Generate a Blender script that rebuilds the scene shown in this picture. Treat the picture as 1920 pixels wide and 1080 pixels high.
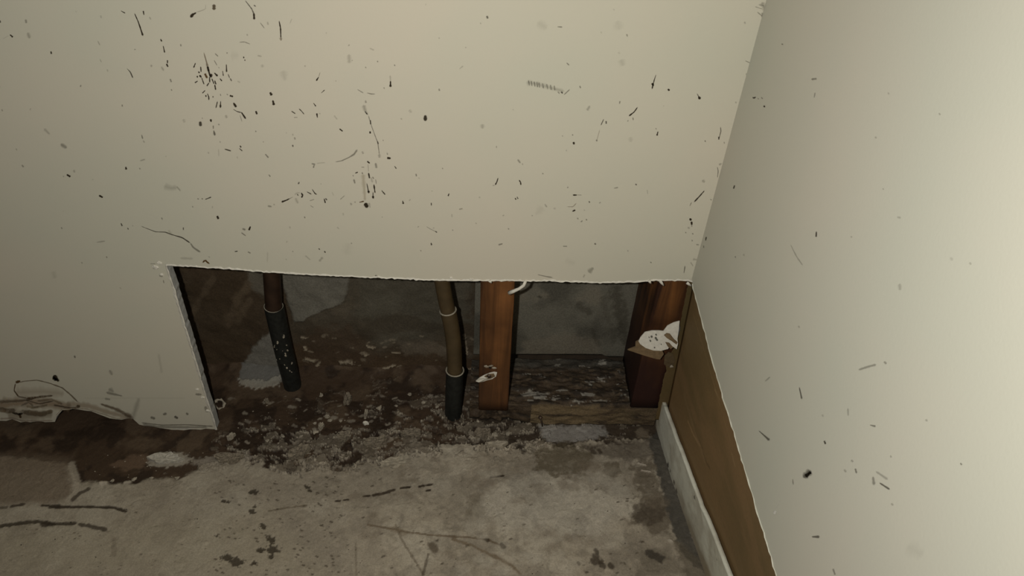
import bpy, bmesh, math, random
import numpy as np
from mathutils import Matrix, Vector
random.seed(7); rng = np.random.default_rng(11)
S = bpy.context.scene; COL = S.collection
for o in list(bpy.data.objects): bpy.data.objects.remove(o)

# ------------------------------------------------------------------ camera
# world: X along the back wall, Y into the wall, Z up, camera above the floor
CX, CY = 960., 540.
VD = (948., -618.); VZ = (845., 2210.)          # vanishing points of depth and of the plumb lines
F = math.sqrt(-((VD[0]-CX)*(VZ[0]-CX)+(VD[1]-CY)*(VZ[1]-CY)))
def _d(v):
    a = np.array([(v[0]-CX)/F, (v[1]-CY)/F, 1.]); return a/np.linalg.norm(a)
_Y = _d(VD); _Z = -_d(VZ); _X = np.cross(_Y, _Z)
R = np.array([_X, _Y, _Z]); H = .768
cam = bpy.data.cameras.new('camera'); camo = bpy.data.objects.new('camera', cam); COL.objects.link(camo)
cam.sensor_width = 36; cam.lens = F/1920*36; cam.clip_start = .01
M = Matrix.Identity(4)
for i in range(3):
    M[i][0] = R[i][0]; M[i][1] = -R[i][1]; M[i][2] = -R[i][2]
M[2][3] = H
camo.matrix_world = M; S.camera = camo

# ------------------------------------------------------------------ world, the phone's flash, exposure
w = bpy.data.worlds.new('world'); S.world = w; w.use_nodes = True
w.node_tree.nodes['Background'].inputs[0].default_value = (1, .96, .88, 1)
w.node_tree.nodes['Background'].inputs[1].default_value = .03
fl = bpy.data.lights.new('flash', 'AREA'); fl.shape = 'DISK'; fl.size = .012; fl.energy = 3.3; fl.color = (1, .965, .885)
flo = bpy.data.objects.new('flash', fl); COL.objects.link(flo)
LM = M.copy(); off = M.to_3x3() @ Vector((-.050, .012, 0)); LM.translation = M.translation + off; flo.matrix_world = LM
S.view_settings.view_transform = 'Standard'; S.view_settings.look = 'None'
S.view_settings.gamma = 1; S.view_settings.exposure = 0; S.view_settings.use_curve_mapping = False

# ------------------------------------------------------------------ helpers: photo points onto real planes
YF = .6172      # front face of the back drywall
YS = .6300      # front face of the studs
XR = .2235      # face of the right drywall
YC = .728       # rear of the stud bay
def ray(x, y): return R @ np.array([(x-CX)/F, (y-CY)/F, 1.])
def onY(x, y, Y): r = ray(x, y); p = r*(Y/r[1]); return np.array([p[0], p[1], p[2]+H])
def onX(x, y, X): r = ray(x, y); p = r*(X/r[0]); return np.array([p[0], p[1], p[2]+H])
SL, X0 = .028, -.335                     # the slab rises a little to the right
def zf(x): return (x-X0)*SL
def onF(x, y, dz=0.):
    r = ray(x, y); t = (-SL*X0 - H + dz)/(r[2]-SL*r[0])
    p = r*t; return np.array([p[0], p[1], p[2]+H])

def wloc(p):
    v = np.zeros(3)
    while p is not None: v = v+np.array(p.location); p = p.parent
    return v
def link(o, parent=None):
    COL.objects.link(o)
    if parent: o.parent = parent
    return o
def tag(o, label=None, cat=None, group=None, kind=None):
    for k, v in (('label', label), ('category', cat), ('group', group), ('kind', kind)):
        if v: o[k] = v
    return o
def empty(name, loc):
    o = bpy.data.objects.new(name, None); o.location = loc; o.empty_display_size = .02; return link(o)
def mesh_obj(name, verts, faces, mat, parent=None, smooth=False, loc=None, cols=None):
    me = bpy.data.meshes.new(name)
    v = np.array(verts, float)
    base = wloc(parent)
    if loc is not None and not parent: v = v-np.array(loc)
    else: v = v-base
    me.from_pydata([tuple(p) for p in v], [], [tuple(int(i) for i in f) for f in faces])
    if smooth: me.polygons.foreach_set('use_smooth', [True]*len(me.polygons))
    if cols is not None:
        ca = me.color_attributes.new('Col', 'FLOAT_COLOR', 'POINT'); c = np.ones((len(v), 4)); cc = np.array(cols); c[:, :cc.shape[1]] = cc
        ca.data.foreach_set('color', c.ravel())
    me.materials.append(mat)
    o = bpy.data.objects.new(name, me)
    if loc is not None and not parent: o.location = loc
    return link(o, parent)
def grid_faces(nu, nv, closed_v=False):
    i = np.arange(nu-1)[:, None]; j = np.arange(nv if closed_v else nv-1)[None, :]
    j2 = (j+1) % nv
    return np.stack([(i*nv+j), ((i+1)*nv+j), ((i+1)*nv+j2), (i*nv+j2)], -1).reshape(-1, 4)
def fast_grid(name, P, C, mat, parent=None, flip=False, closed_v=False, caps=False):
    nu, nv = P.shape[:2]; f = grid_faces(nu, nv, closed_v)
    if flip: f = f[:, ::-1]
    me = bpy.data.meshes.new(name); base = wloc(parent)
    v = (P.reshape(-1, 3)-base)
    me.vertices.add(len(v)); me.vertices.foreach_set('co', v.ravel())
    me.loops.add(f.size); me.loops.foreach_set('vertex_index', f.ravel().astype(np.int32))
    me.polygons.add(len(f)); me.polygons.foreach_set('loop_start', np.arange(len(f), dtype=np.int32)*4)
    me.polygons.foreach_set('use_smooth', np.ones(len(f), bool))
    me.update(); me.validate()
    c = np.ones((len(v), 4)); c[:, :3] = np.clip(C.reshape(-1, 3), 0, 1)
    ca = me.color_attributes.new('Col', 'FLOAT_COLOR', 'POINT'); ca.data.foreach_set('color', c.ravel())
    me.materials.append(mat)
    if caps:
        bm = bmesh.new(); bm.from_mesh(me); bm.verts.ensure_lookup_table()
        for k in (0, nu-1):
            try: bm.faces.new([bm.verts[k*nv+j] for j in range(nv)])
            except ValueError: pass
        bmesh.ops.recalc_face_normals(bm, faces=bm.faces); bm.to_mesh(me); bm.free()
    return link(bpy.data.objects.new(name, me), parent)

# noise
_L = rng.random((256, 256))
def vnoise(a, b, s, seed=0):
    a = a*s+seed*17.13; b = b*s+seed*9.71
    ia = np.floor(a).astype(int); ib = np.floor(b).astype(int); fa = a-ia; fb = b-ib
    fa = fa*fa*(3-2*fa); fb = fb*fb*(3-2*fb)
    g = lambda i, j: _L[i & 255, j & 255]
    return (g(ia, ib)*(1-fa)+g(ia+1, ib)*fa)*(1-fb)+(g(ia, ib+1)*(1-fa)+g(ia+1, ib+1)*fa)*fb
def fbm(a, b, s, oct=4, seed=0, gain=.5):
    t = 0; n = 0; k = 1.
    for o in range(oct): t = t+k*vnoise(a, b, s*2**o, seed+o*3); n += k; k *= gain
    return t/n                                       # 0..1, mean .5
def sstep(a, b, x): t = np.clip((x-a)/(b-a), 0, 1); return t*t*(3-2*t)
def mix(c, col, m): return c*(1-m[..., None])+np.array(col)*m[..., None]

class Paint:
    """colours on a vertex grid whose plane coordinates are (A, B); to2 turns a photo point into them"""
    def __init__(s, A, B, C, to2, pxm): s.A, s.B, s.C, s.to2, s.pxm = A, B, C, to2, pxm
    def _pts(s, pts): return np.array([s.to2(*p) for p in pts])
    def _win(s, Q, m):
        lo = Q.min(0)-m; hi = Q.max(0)+m
        ii = np.where((s.A[:, 0] > lo[0]) & (s.A[:, 0] < hi[0]))[0]; jj = np.where((s.B[0] > lo[1]) & (s.B[0] < hi[1]))[0]
        if len(ii) == 0 or len(jj) == 0: return None
        return np.s_[ii[0]:ii[-1]+1, jj[0]:jj[-1]+1]
    def stroke(s, pts, wd, col, a=1., rough=.5, soft=.4, nz=260, hgt=0, seed=0):
        Q = s._pts(pts); r = wd*s.pxm/2; sl = s._win(Q, r*3+.004)
        if sl is None: return
        A, B = s.A[sl], s.B[sl]; d = np.full(A.shape, 9.)
        for k in range(max(1, len(Q)-1)):
            p = Q[k]; q = Q[min(k+1, len(Q)-1)]; e = q-p; L = max(e@e, 1e-12)
            t = np.clip(((A-p[0])*e[0]+(B-p[1])*e[1])/L, 0, 1)
            d = np.minimum(d, np.hypot(A-p[0]-t*e[0], B-p[1]-t*e[1]))
        n = fbm(A, B, nz, 3, seed+5)-.5
        m = a*(1-sstep(r*(1-soft), r*(1+soft), d+n*2*rough*r))
        s.C[sl] = mix(s.C[sl], col, m)
        if hgt: s.Z[sl] += m*hgt
    def poly(s, pts, col, a=1., soft=6, rough=10, nz=120, tex=0, hgt=0, seed=0, oct=4):
        Q = s._pts(pts); sf = soft*s.pxm; ro = rough*s.pxm; sl = s._win(Q, sf*2+ro*1.2)
        if sl is None: return
        A, B = s.A[sl], s.B[sl]; d = np.full(A.shape, 9.); ins = np.zeros(A.shape, bool); n = len(Q)
        for k in range(n):
            p = Q[k]; q = Q[(k+1) % n]; e = q-p; L = max(e@e, 1e-12)
            t = np.clip(((A-p[0])*e[0]+(B-p[1])*e[1])/L, 0, 1)
            d = np.minimum(d, np.hypot(A-p[0]-t*e[0], B-p[1]-t*e[1]))
            c = (p[1] > B) != (q[1] > B)
            ins ^= c & (A < (q[0]-p[0])*(B-p[1])/((q[1]-p[1]) or 1e-12)+p[0])
        d = np.where(ins, -d, d)+(fbm(A, B, nz, oct, seed+2)-.5)*2*ro
        m = a*(1-sstep(-sf, sf, d))
        if tex: m = m*np.clip(1-tex+2*tex*fbm(A, B, 220, 4, seed+9), 0, 1)
        s.C[sl] = mix(s.C[sl], col, m)
        if hgt: s.Z[sl] += m*hgt

# ------------------------------------------------------------------ materials
def nodes(name):
    m = bpy.data.materials.new(name); m.use_nodes = True; nt = m.node_tree
    return m, nt, nt.nodes, nt.links, nt.nodes['Principled BSDF']
def noise_bump(nt, b, scale, strength, dist=.001, detail=4, coord='Object'):
    N, L = nt.nodes, nt.links
    tc = N.new('ShaderNodeTexCoord'); nz = N.new('ShaderNodeTexNoise'); nz.inputs['Scale'].default_value = scale; nz.inputs['Detail'].default_value = detail
    L.new(tc.outputs[coord], nz.inputs['Vector'])
    bp = N.new('ShaderNodeBump'); bp.inputs['Strength'].default_value = strength; bp.inputs['Distance'].default_value = dist
    L.new(nz.outputs['Fac'], bp.inputs['Height']); L.new(bp.outputs['Normal'], b.inputs['Normal'])
    return tc, nz
def mat_plain(name, col, rough=.7, var=.15, scale=60, bump=.2, spec=.3, metal=0, stretch=None):
    m, nt, N, L, b = nodes(name)
    tc, nz = noise_bump(nt, b, scale, bump)
    if stretch:
        mp = N.new('ShaderNodeMapping'); mp.inputs['Scale'].default_value = stretch
        L.new(tc.outputs['Object'], mp.inputs['Vector']); L.new(mp.outputs['Vector'], nz.inputs['Vector'])
    r = N.new('ShaderNodeValToRGB'); r.color_ramp.elements[0].position = .3; r.color_ramp.elements[1].position = .7
    r.color_ramp.elements[0].color = (*[c*(1-var) for c in col], 1); r.color_ramp.elements[1].color = (*[min(1, c*(1+var)) for c in col], 1)
    L.new(nz.outputs['Fac'], r.inputs['Fac']); L.new(r.outputs['Color'], b.inputs['Base Color'])
    b.inputs['Roughness'].default_value = rough; b.inputs['Specular IOR Level'].default_value = spec; b.inputs['Metallic'].default_value = metal
    return m
def mat_vcol(name, rough=.8, spec=.25, scale=700, bump=.35, grain=.18, dist=.0008):
    m, nt, N, L, b = nodes(name)
    tc, nz = noise_bump(nt, b, scale, bump, dist, 5)
    at = N.new('ShaderNodeAttribute'); at.attribute_name = 'Col'
    mr = N.new('ShaderNodeMapRange'); mr.inputs['From Min'].default_value = .3; mr.inputs['From Max'].default_value = .7
    mr.inputs['To Min'].default_value = 1-grain; mr.inputs['To Max'].default_value = 1+grain
    L.new(nz.outputs['Fac'], mr.inputs['Value'])
    vm = N.new('ShaderNodeVectorMath'); vm.operation = 'SCALE'
    L.new(at.outputs['Color'], vm.inputs[0]); L.new(mr.outputs['Result'], vm.inputs['Scale'])
    L.new(vm.outputs['Vector'], b.inputs['Base Color'])
    b.inputs['Roughness'].default_value = rough; b.inputs['Specular IOR Level'].default_value = spec
    return m
def mat_mark():
    m, nt, N, L, b = nodes('dried_dirt')
    at = N.new('ShaderNodeAttribute'); at.attribute_name = 'Col'
    L.new(at.outputs['Color'], b.inputs['Base Color']); L.new(at.outputs['Alpha'], b.inputs['Alpha'])
    b.inputs['Roughness'].default_value = .8; b.inputs['Specular IOR Level'].default_value = .1
    return m
def mat_wall(name, col):
    m, nt, N, L, b = nodes(name)
    tc, nz = noise_bump(nt, b, 420, .10, .0006, 3)
    n2 = N.new('ShaderNodeTexNoise'); n2.inputs['Scale'].default_value = 5; n2.inputs['Detail'].default_value = 3
    L.new(tc.outputs['Object'], n2.inputs['Vector'])
    r = N.new('ShaderNodeValToRGB'); r.color_ramp.elements[0].position = .35; r.color_ramp.elements[1].position = .65
    r.color_ramp.elements[0].color = (*[c*k for c, k in zip(col, (.955, .98, .97))], 1); r.color_ramp.elements[1].color = (*[c*k for c, k in zip(col, (1.02, 1, .99))], 1)
    L.new(n2.outputs['Fac'], r.inputs['Fac']); L.new(r.outputs['Color'], b.inputs['Base Color'])
    b.inputs['Roughness'].default_value = .75; b.inputs['Specular IOR Level'].default_value = .12
    return m
def mat_wood(name, dark, light, scale=1., foot=(.06, .16, (.05, .025, .012))):
    m, nt, N, L, b = nodes(name)
    tc = N.new('ShaderNodeTexCoord'); mp = N.new('ShaderNodeMapping'); mp.inputs['Scale'].default_value = (90*scale, 90*scale, 5)
    L.new(tc.outputs['Object'], mp.inputs['Vector'])
    n1 = N.new('ShaderNodeTexNoise'); n1.inputs['Scale'].default_value = 1.; n1.inputs['Detail'].default_value = 6; n1.inputs['Distortion'].default_value = .6
    L.new(mp.outputs['Vector'], n1.inputs['Vector'])
    r = N.new('ShaderNodeValToRGB'); r.color_ramp.elements[0].position = .34; r.color_ramp.elements[1].position = .68
    r.color_ramp.elements[0].color = (*dark, 1); r.color_ramp.elements[1].color = (*light, 1)
    L.new(n1.outputs['Fac'], r.inputs['Fac'])
    n2 = N.new('ShaderNodeTexNoise'); n2.inputs['Scale'].default_value = 18; n2.inputs['Detail'].default_value = 5
    L.new(tc.outputs['Object'], n2.inputs['Vector'])
    mr = N.new('ShaderNodeMapRange'); mr.inputs['From Min'].default_value = .35; mr.inputs['From Max'].default_value = .6; mr.inputs['To Min'].default_value = .55; mr.inputs['To Max'].default_value = 1.05
    L.new(n2.outputs['Fac'], mr.inputs['Value'])
    vm = N.new('ShaderNodeVectorMath'); vm.operation = 'SCALE'; L.new(r.outputs['Color'], vm.inputs[0]); L.new(mr.outputs['Result'], vm.inputs['Scale'])
    sx = N.new('ShaderNodeSeparateXYZ'); L.new(tc.outputs['Object'], sx.inputs[0])
    ad = N.new('ShaderNodeMath'); ad.operation = 'MULTIPLY_ADD'; ad.inputs[1].default_value = .12; L.new(n2.outputs['Fac'], ad.inputs[0]); L.new(sx.outputs['Z'], ad.inputs[2])
    mz = N.new('ShaderNodeMapRange'); mz.inputs['From Min'].default_value = foot[0]; mz.inputs['From Max'].default_value = foot[1]; L.new(ad.outputs[0], mz.inputs['Value'])
    mx = N.new('ShaderNodeMix'); mx.data_type = 'RGBA'; L.new(mz.outputs['Result'], mx.inputs[0]); mx.inputs[6].default_value = (*foot[2], 1); L.new(vm.outputs['Vector'], mx.inputs[7])
    L.new(mx.outputs[2], b.inputs['Base Color'])
    bp = N.new('ShaderNodeBump'); bp.inputs['Strength'].default_value = .3; bp.inputs['Distance'].default_value = .001
    L.new(n1.outputs['Fac'], bp.inputs['Height']); L.new(bp.outputs['Normal'], b.inputs['Normal'])
    b.inputs['Roughness'].default_value = .6; b.inputs['Specular IOR Level'].default_value = .3
    return m
PAINT = (.585, .553, .458)
M_back = mat_wall('painted_drywall', PAINT)
M_right = mat_wall('painted_drywall_right', (.575, .56, .485))
M_gyp = mat_plain('gypsum_core', (.42, .42, .40), .9, .15, 300, .5)
M_paper = mat_plain('torn_white_paper', (.66, .63, .55), .85, .1, 300, .3)
M_chip = mat_plain('plaster_chip', (.33, .29, .225), .85, .3, 260, .5)
M_crust = mat_plain('plaster_crust', (.20, .168, .125), .9, .45, 420, .8)
M_paper2 = mat_plain('white_plaster', (.44, .41, .35), .9, .2, 420, .6)
M_mark = mat_mark()
M_floor = mat_vcol('stained_concrete', .72, .3, 600, .4, .14, .0008)
M_bay = mat_vcol('muddy_block', .8, .25, 500, .5, .2, .001)
M_plate = mat_vcol('rotten_wood', .75, .3, 500, .6, .25, .0012)
M_board = mat_vcol('brown_paper_board', .7, .25, 300, .15, .06)
M_strip = mat_vcol('dirty_paint_strip', .75, .2, 400, .15, .05)
M_stud = mat_wood('red_brown_lumber', (.050, .020, .007), (.22, .090, .028), 1., (.04, .14, (.075, .035, .016)))
M_studc = mat_wood('dark_lumber', (.035, .013, .006), (.20, .082, .024), .8, (.10, .23, (.030, .011, .008)))
M_pipe_o = mat_plain('dark_copper', (.038, .020, .012), .5, .35, 60, .2, .4, .2)
M_pipe_b = mat_plain('dull_bronze_plastic', (.068, .046, .021), .5, .25, 60, .15, .4)
M_sleeve = mat_plain('black_foam_sleeve', (.014, .015, .013), .55, .4, 180, .4, .35)
M_ring = mat_plain('pale_sleeve_rim', (.30, .27, .21), .7, .25, 300, .3)
M_steel = mat_plain('rusty_steel', (.10, .07, .05), .5, .3, 300, .3, .5, .6)
M_brownp = mat_plain('torn_brown_paper', (.17, .115, .06), .85, .2, 200, .4)
M_lap = mat_plain('torn_brown_paper_dark', (.10, .070, .036), .85, .2, 200, .4)
M_dark = mat_plain('dark_debris', (.02, .014, .009), .8, .4, 300, .5)

# ------------------------------------------------------------------ drywall sheets
def slab(name, outline, n, thick, m_face, m_edge, parent=None, loc=None):
    """polygon outline (3-D points in a plane) pushed along n by thick; face material in front, edge material on the sides"""
    o = np.array(outline, float); n = np.array(n, float); k = len(o)
    base = wloc(parent) if parent else (np.array(loc) if loc is not None else np.zeros(3))
    bm = bmesh.new(); a = [bm.verts.new(p-base) for p in o]; b = [bm.verts.new(p+n*thick-base) for p in o]
    f = bm.faces.new(a); f.material_index = 0; g = bm.faces.new(b[::-1]); g.material_index = 1
    for i in range(k):
        q = bm.faces.new([a[i], b[i], b[(i+1) % k], a[(i+1) % k]]); q.material_index = 1
    bmesh.ops.recalc_face_normals(bm, faces=bm.faces)
    ng = [x for x in bm.faces if len(x.verts) > 4]
    bmesh.ops.triangulate(bm, faces=ng)
    me = bpy.data.meshes.new(name); bm.to_mesh(me); bm.free(); me.materials.append(m_face); me.materials.append(m_edge)
    ob = bpy.data.objects.new(name, me)
    if loc is not None and not parent: ob.location = loc
    return link(ob, parent)
def jag(pts, step=5., amp=1.2, seed=3):
    r = random.Random(seed); out = []
    for (x0, y0), (x1, y1) in zip(pts[:-1], pts[1:]):
        L = math.hypot(x1-x0, y1-y0); k = max(1, int(L/step))
        nx, ny = -(y1-y0)/L, (x1-x0)/L
        for i in range(k):
            t = i/k; j = r.gauss(0, amp)*(i > 0); out.append((x0+(x1-x0)*t+nx*j, y0+(y1-y0)*t+ny*j))
    out.append(pts[-1]); return out

left_bottom = [(0, 789), (23, 786), (39, 792), (103, 791), (107, 780), (117, 769), (148, 768), (171, 771), (194, 780), (218, 786), (249, 785), (261, 796), (288, 800), (323, 806), (366, 805), (406, 805)]
left_cut = [(406, 805), (398, 777), (386, 742), (374, 700), (356, 640), (340, 588), (326, 540), (312, 497)]
top_cut = [(312, 497), (400, 502), (500, 510), (600, 516), (700, 520), (800, 525), (880, 526), (960, 526), (1040, 527), (1110, 530), (1190, 529), (1225, 526), (1290, 526), (1299, 529)]
pl = jag(left_bottom, 9, 1.2, 1); pc = jag(left_cut, 6, .4, 2); pt = jag(top_cut, 5, .55, 4)
cutline = pl[:-1]+pc[:-1]+pt
w3 = [onY(x, y, YF) for x, y in cutline]
far = [np.array([-1.7, YF, zf(-.6)+.018+.006*math.sin(i*2.1)]) for i in range(1)]+[np.array([-1.7+i*.1, YF, .004+.006*math.sin(i*2.1)]) for i in range(1, 11)]
outline = [np.array([-1.7, YF, 1.55])]+far+w3+[np.array([XR+.002, YF, w3[-1][2]]), np.array([XR+.002, YF, 1.55])]
wall_back = slab('wall_back', outline, (0, 1, 0), .0124, M_back, M_gyp); tag(wall_back, kind='structure', label='painted drywall wall, stained and cut open above the floor')

rb = jag([(1299, 532), (1320, 616), (1343, 700), (1371, 792), (1400, 890), (1430, 990), (1457, 1080)], 9, .5, 8)
r3 = [onX(x, y, XR) for x, y in rb]
zr = r3[-1][2]
routline = [np.array([XR, YF+.012, 1.55]), np.array([XR, YF+.012, r3[0][2]+.004])]+r3+[np.array([XR, -1.3, zr]), np.array([XR, -1.3, 1.55])]
wall_right = slab('wall_right', routline, (1, 0, 0), .0045, M_right, M_gyp); tag(wall_right, kind='structure', label='painted side wall, cut off above the brown board')

# furred paper along the cuts
def burr(name, pts3, nrm, width, mat, parent, seed, up):
    r = random.Random(seed); V = []; Fc = []; nrm = np.array(nrm, float); up = np.array(up, float)
    for i, p in enumerate(pts3):
        h = width*(.55+r.random()*.9); d = .0006+r.random()*.0007
        V += [p-up*h*.4-nrm*.0002*0, p+nrm*d+up*.0001, p+up*h+nrm*.00015]
    for i in range(len(pts3)-1):
        a = i*3; Fc += [(a, a+1, a+4, a+3), (a+1, a+2, a+5, a+4), (a, a+3, a+5, a+2)]
    return mesh_obj(name, V, Fc, mat, parent)
burr('torn_paper_edge', [onY(x, y, YF) for x, y in pt], (0, -1, 0), .0016, M_paper, wall_back, 1, (0, 0, 1))
burr('torn_paper_edge', [onY(x, y, YF) for x, y in pc], (0, -1, 0), .0018, M_paper, wall_back, 2, (-1, 0, 0))
burr('torn_paper_edge', r3, (-1, 0, 0), .0004, M_right, wall_right, 3, (0, 0, 1))
def tube(path, rad, n=10, cap=True):
    path = np.array(path, float); k = len(path); rad = np.broadcast_to(rad, (k,)) if np.ndim(rad) else np.full(k, rad)
    V = []; Fc = []; t = np.gradient(path, axis=0); t /= np.linalg.norm(t, axis=1)[:, None]
    ref = np.array([.3, 1, .15]); 
    for i in range(k):
        a = np.cross(t[i], ref); a /= np.linalg.norm(a); b = np.cross(t[i], a)
        for j in range(n):
            th = 2*math.pi*j/n; V.append(path[i]+rad[i]*(math.cos(th)*a+math.sin(th)*b))
    for i in range(k-1):
        for j in range(n): Fc.append((i*n+j, i*n+(j+1) % n, (i+1)*n+(j+1) % n, (i+1)*n+j))
    if cap: Fc += [tuple(range(n))[::-1], tuple((k-1)*n+j for j in range(n))]
    return V, Fc
cr = [(986, 526), (982, 535), (974, 541), (963, 546), (955, 549)]
V, Fc = tube([onY(x, y, YF-.001-.004*math.sin(i*.8)) for i, (x, y) in enumerate(cr)], [.0016, .0018, .0017, .002, .0026], 7)
mesh_obj('paper_curl', V, Fc, M_paper, wall_back, True)
for q in ([(1238, 527), (1244, 535)], [(1217, 526), (1220, 531)], [(1288, 530), (1296, 536)], [(918, 526), (921, 530)]):
    V, Fc = tube([onY(x, y, YF-.001) for x, y in q], [.0018, .0010], 6); mesh_obj('paper_curl', V, Fc, M_paper, wall_back, True)
def blob(name, c, size, mat, parent=None, seed=0, loc=None, sub=2, amp=.45):
    bm = bmesh.new(); bmesh.ops.create_icosphere(bm, subdivisions=sub, radius=1.); r = random.Random(seed)
    ph = [r.random()*6 for _ in range(6)]; base = wloc(parent)
    for v in bm.verts:
        x, y, z = v.co; k = 1+amp*(math.sin(3*x+ph[0])*math.sin(4*y+ph[1])+.5*math.sin(7*z+ph[2]+5*x))*.7
        v.co = Vector((x*size[0]*k, y*size[1]*k, z*size[2]*k))
        if parent is not None: v.co += Vector(tuple(np.array(c)-base))
    me = bpy.data.meshes.new(name); bm.to_mesh(me); bm.free(); me.materials.append(mat)
    o = bpy.data.objects.new(name, me)
    if parent is None: o.location = c
    return link(o, parent)
for i, (x, y, s) in enumerate([(299, 493, .0028), (292, 501, .0032), (303, 515, .002), (884, 524, .0022), (846, 521, .0018), (710, 519, .0016), (380, 745, .0024), (390, 770, .0028), (370, 730, .002)]):
    blob('plaster_burr', onY(x, y, YF-.0004), (s, .0012, s*.8), M_paper, wall_back, i)

# ------------------------------------------------------------------ dirt marks on the two walls
DK = (.036, .027, .016); BR = (.11, .058, .018); WH = (.75, .74, .68); TAN = (.34, .23, .14); GR = (.16, .15, .115)
def marks(name, strokes, P, nrm, parent, eps=.00018):
    V = []; Fc = []; Cc = []; r = random.Random(5); nrm = np.array(nrm, float)
    for pts, w0, w1, a, col in strokes:
        pts = np.array(pts, float); seg = np.linalg.norm(np.diff(pts, axis=0), axis=1); cum = np.concatenate([[0], np.cumsum(seg)]); L = cum[-1]
        r0, r1 = w0/2, w1/2; n = int(min(40, max(7, L/5+5))); kk = len(V)
        a = min(1, a*1.05)
        for s in np.linspace(-r0, L+r1, n):
            sc = min(max(s, 0), L); i = min(len(seg)-1, max(0, np.searchsorted(cum, sc)-1))
            u = (pts[i+1]-pts[i])/max(seg[i], 1e-6); p = pts[i]+u*(s-cum[i] if (s < 0 or s > L) else sc-cum[i])
            h = (w0+(w1-w0)*sc/max(L, 1e-6))/2
            if s < 0: h *= math.sqrt(max(0, 1-(s/r0)**2))
            if s > L: h *= math.sqrt(max(0, 1-((s-L)/r1)**2))
            h *= 1+r.uniform(-.25, .25); h = max(h, .05)
            nn = np.array([-u[1], u[0]]); f, g = (1.2, .6) if a > .6 else (1.35, .35) if a > .3 else (1.7, .05)
            for q, al in ((-f, 0), (-g, a), (g, a), (f, 0)):
                V.append(P(*(p+nn*q*h))+nrm*eps); Cc.append((*col, al if -r0 < s < L+r1 else 0))
        for i in range(n-1):
            for j in range(3): b0 = kk+i*4+j; Fc.append((b0, b0+4, b0+5, b0+1))
    o = mesh_obj(name, V, Fc, M_mark, parent, True, cols=Cc); tag(o, kind='stuff'); return o
def crop(ox, oy, s, lst):
    out = []
    for e in lst:
        p, w0, w1, a = e[:4]; col = e[4] if len(e) > 4 else (DK if a > .5 else GR if a < .3 else (.07, .06, .042))
        if a < .3: a = a*1.05
        elif a <= .5: a = a*.85
        elif a < .8: a = a*.9
        out.append(([(ox+x/s, oy+y/s) for x, y in p], w0/s*.93, w1/s*.93, a, col))
    return out
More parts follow.
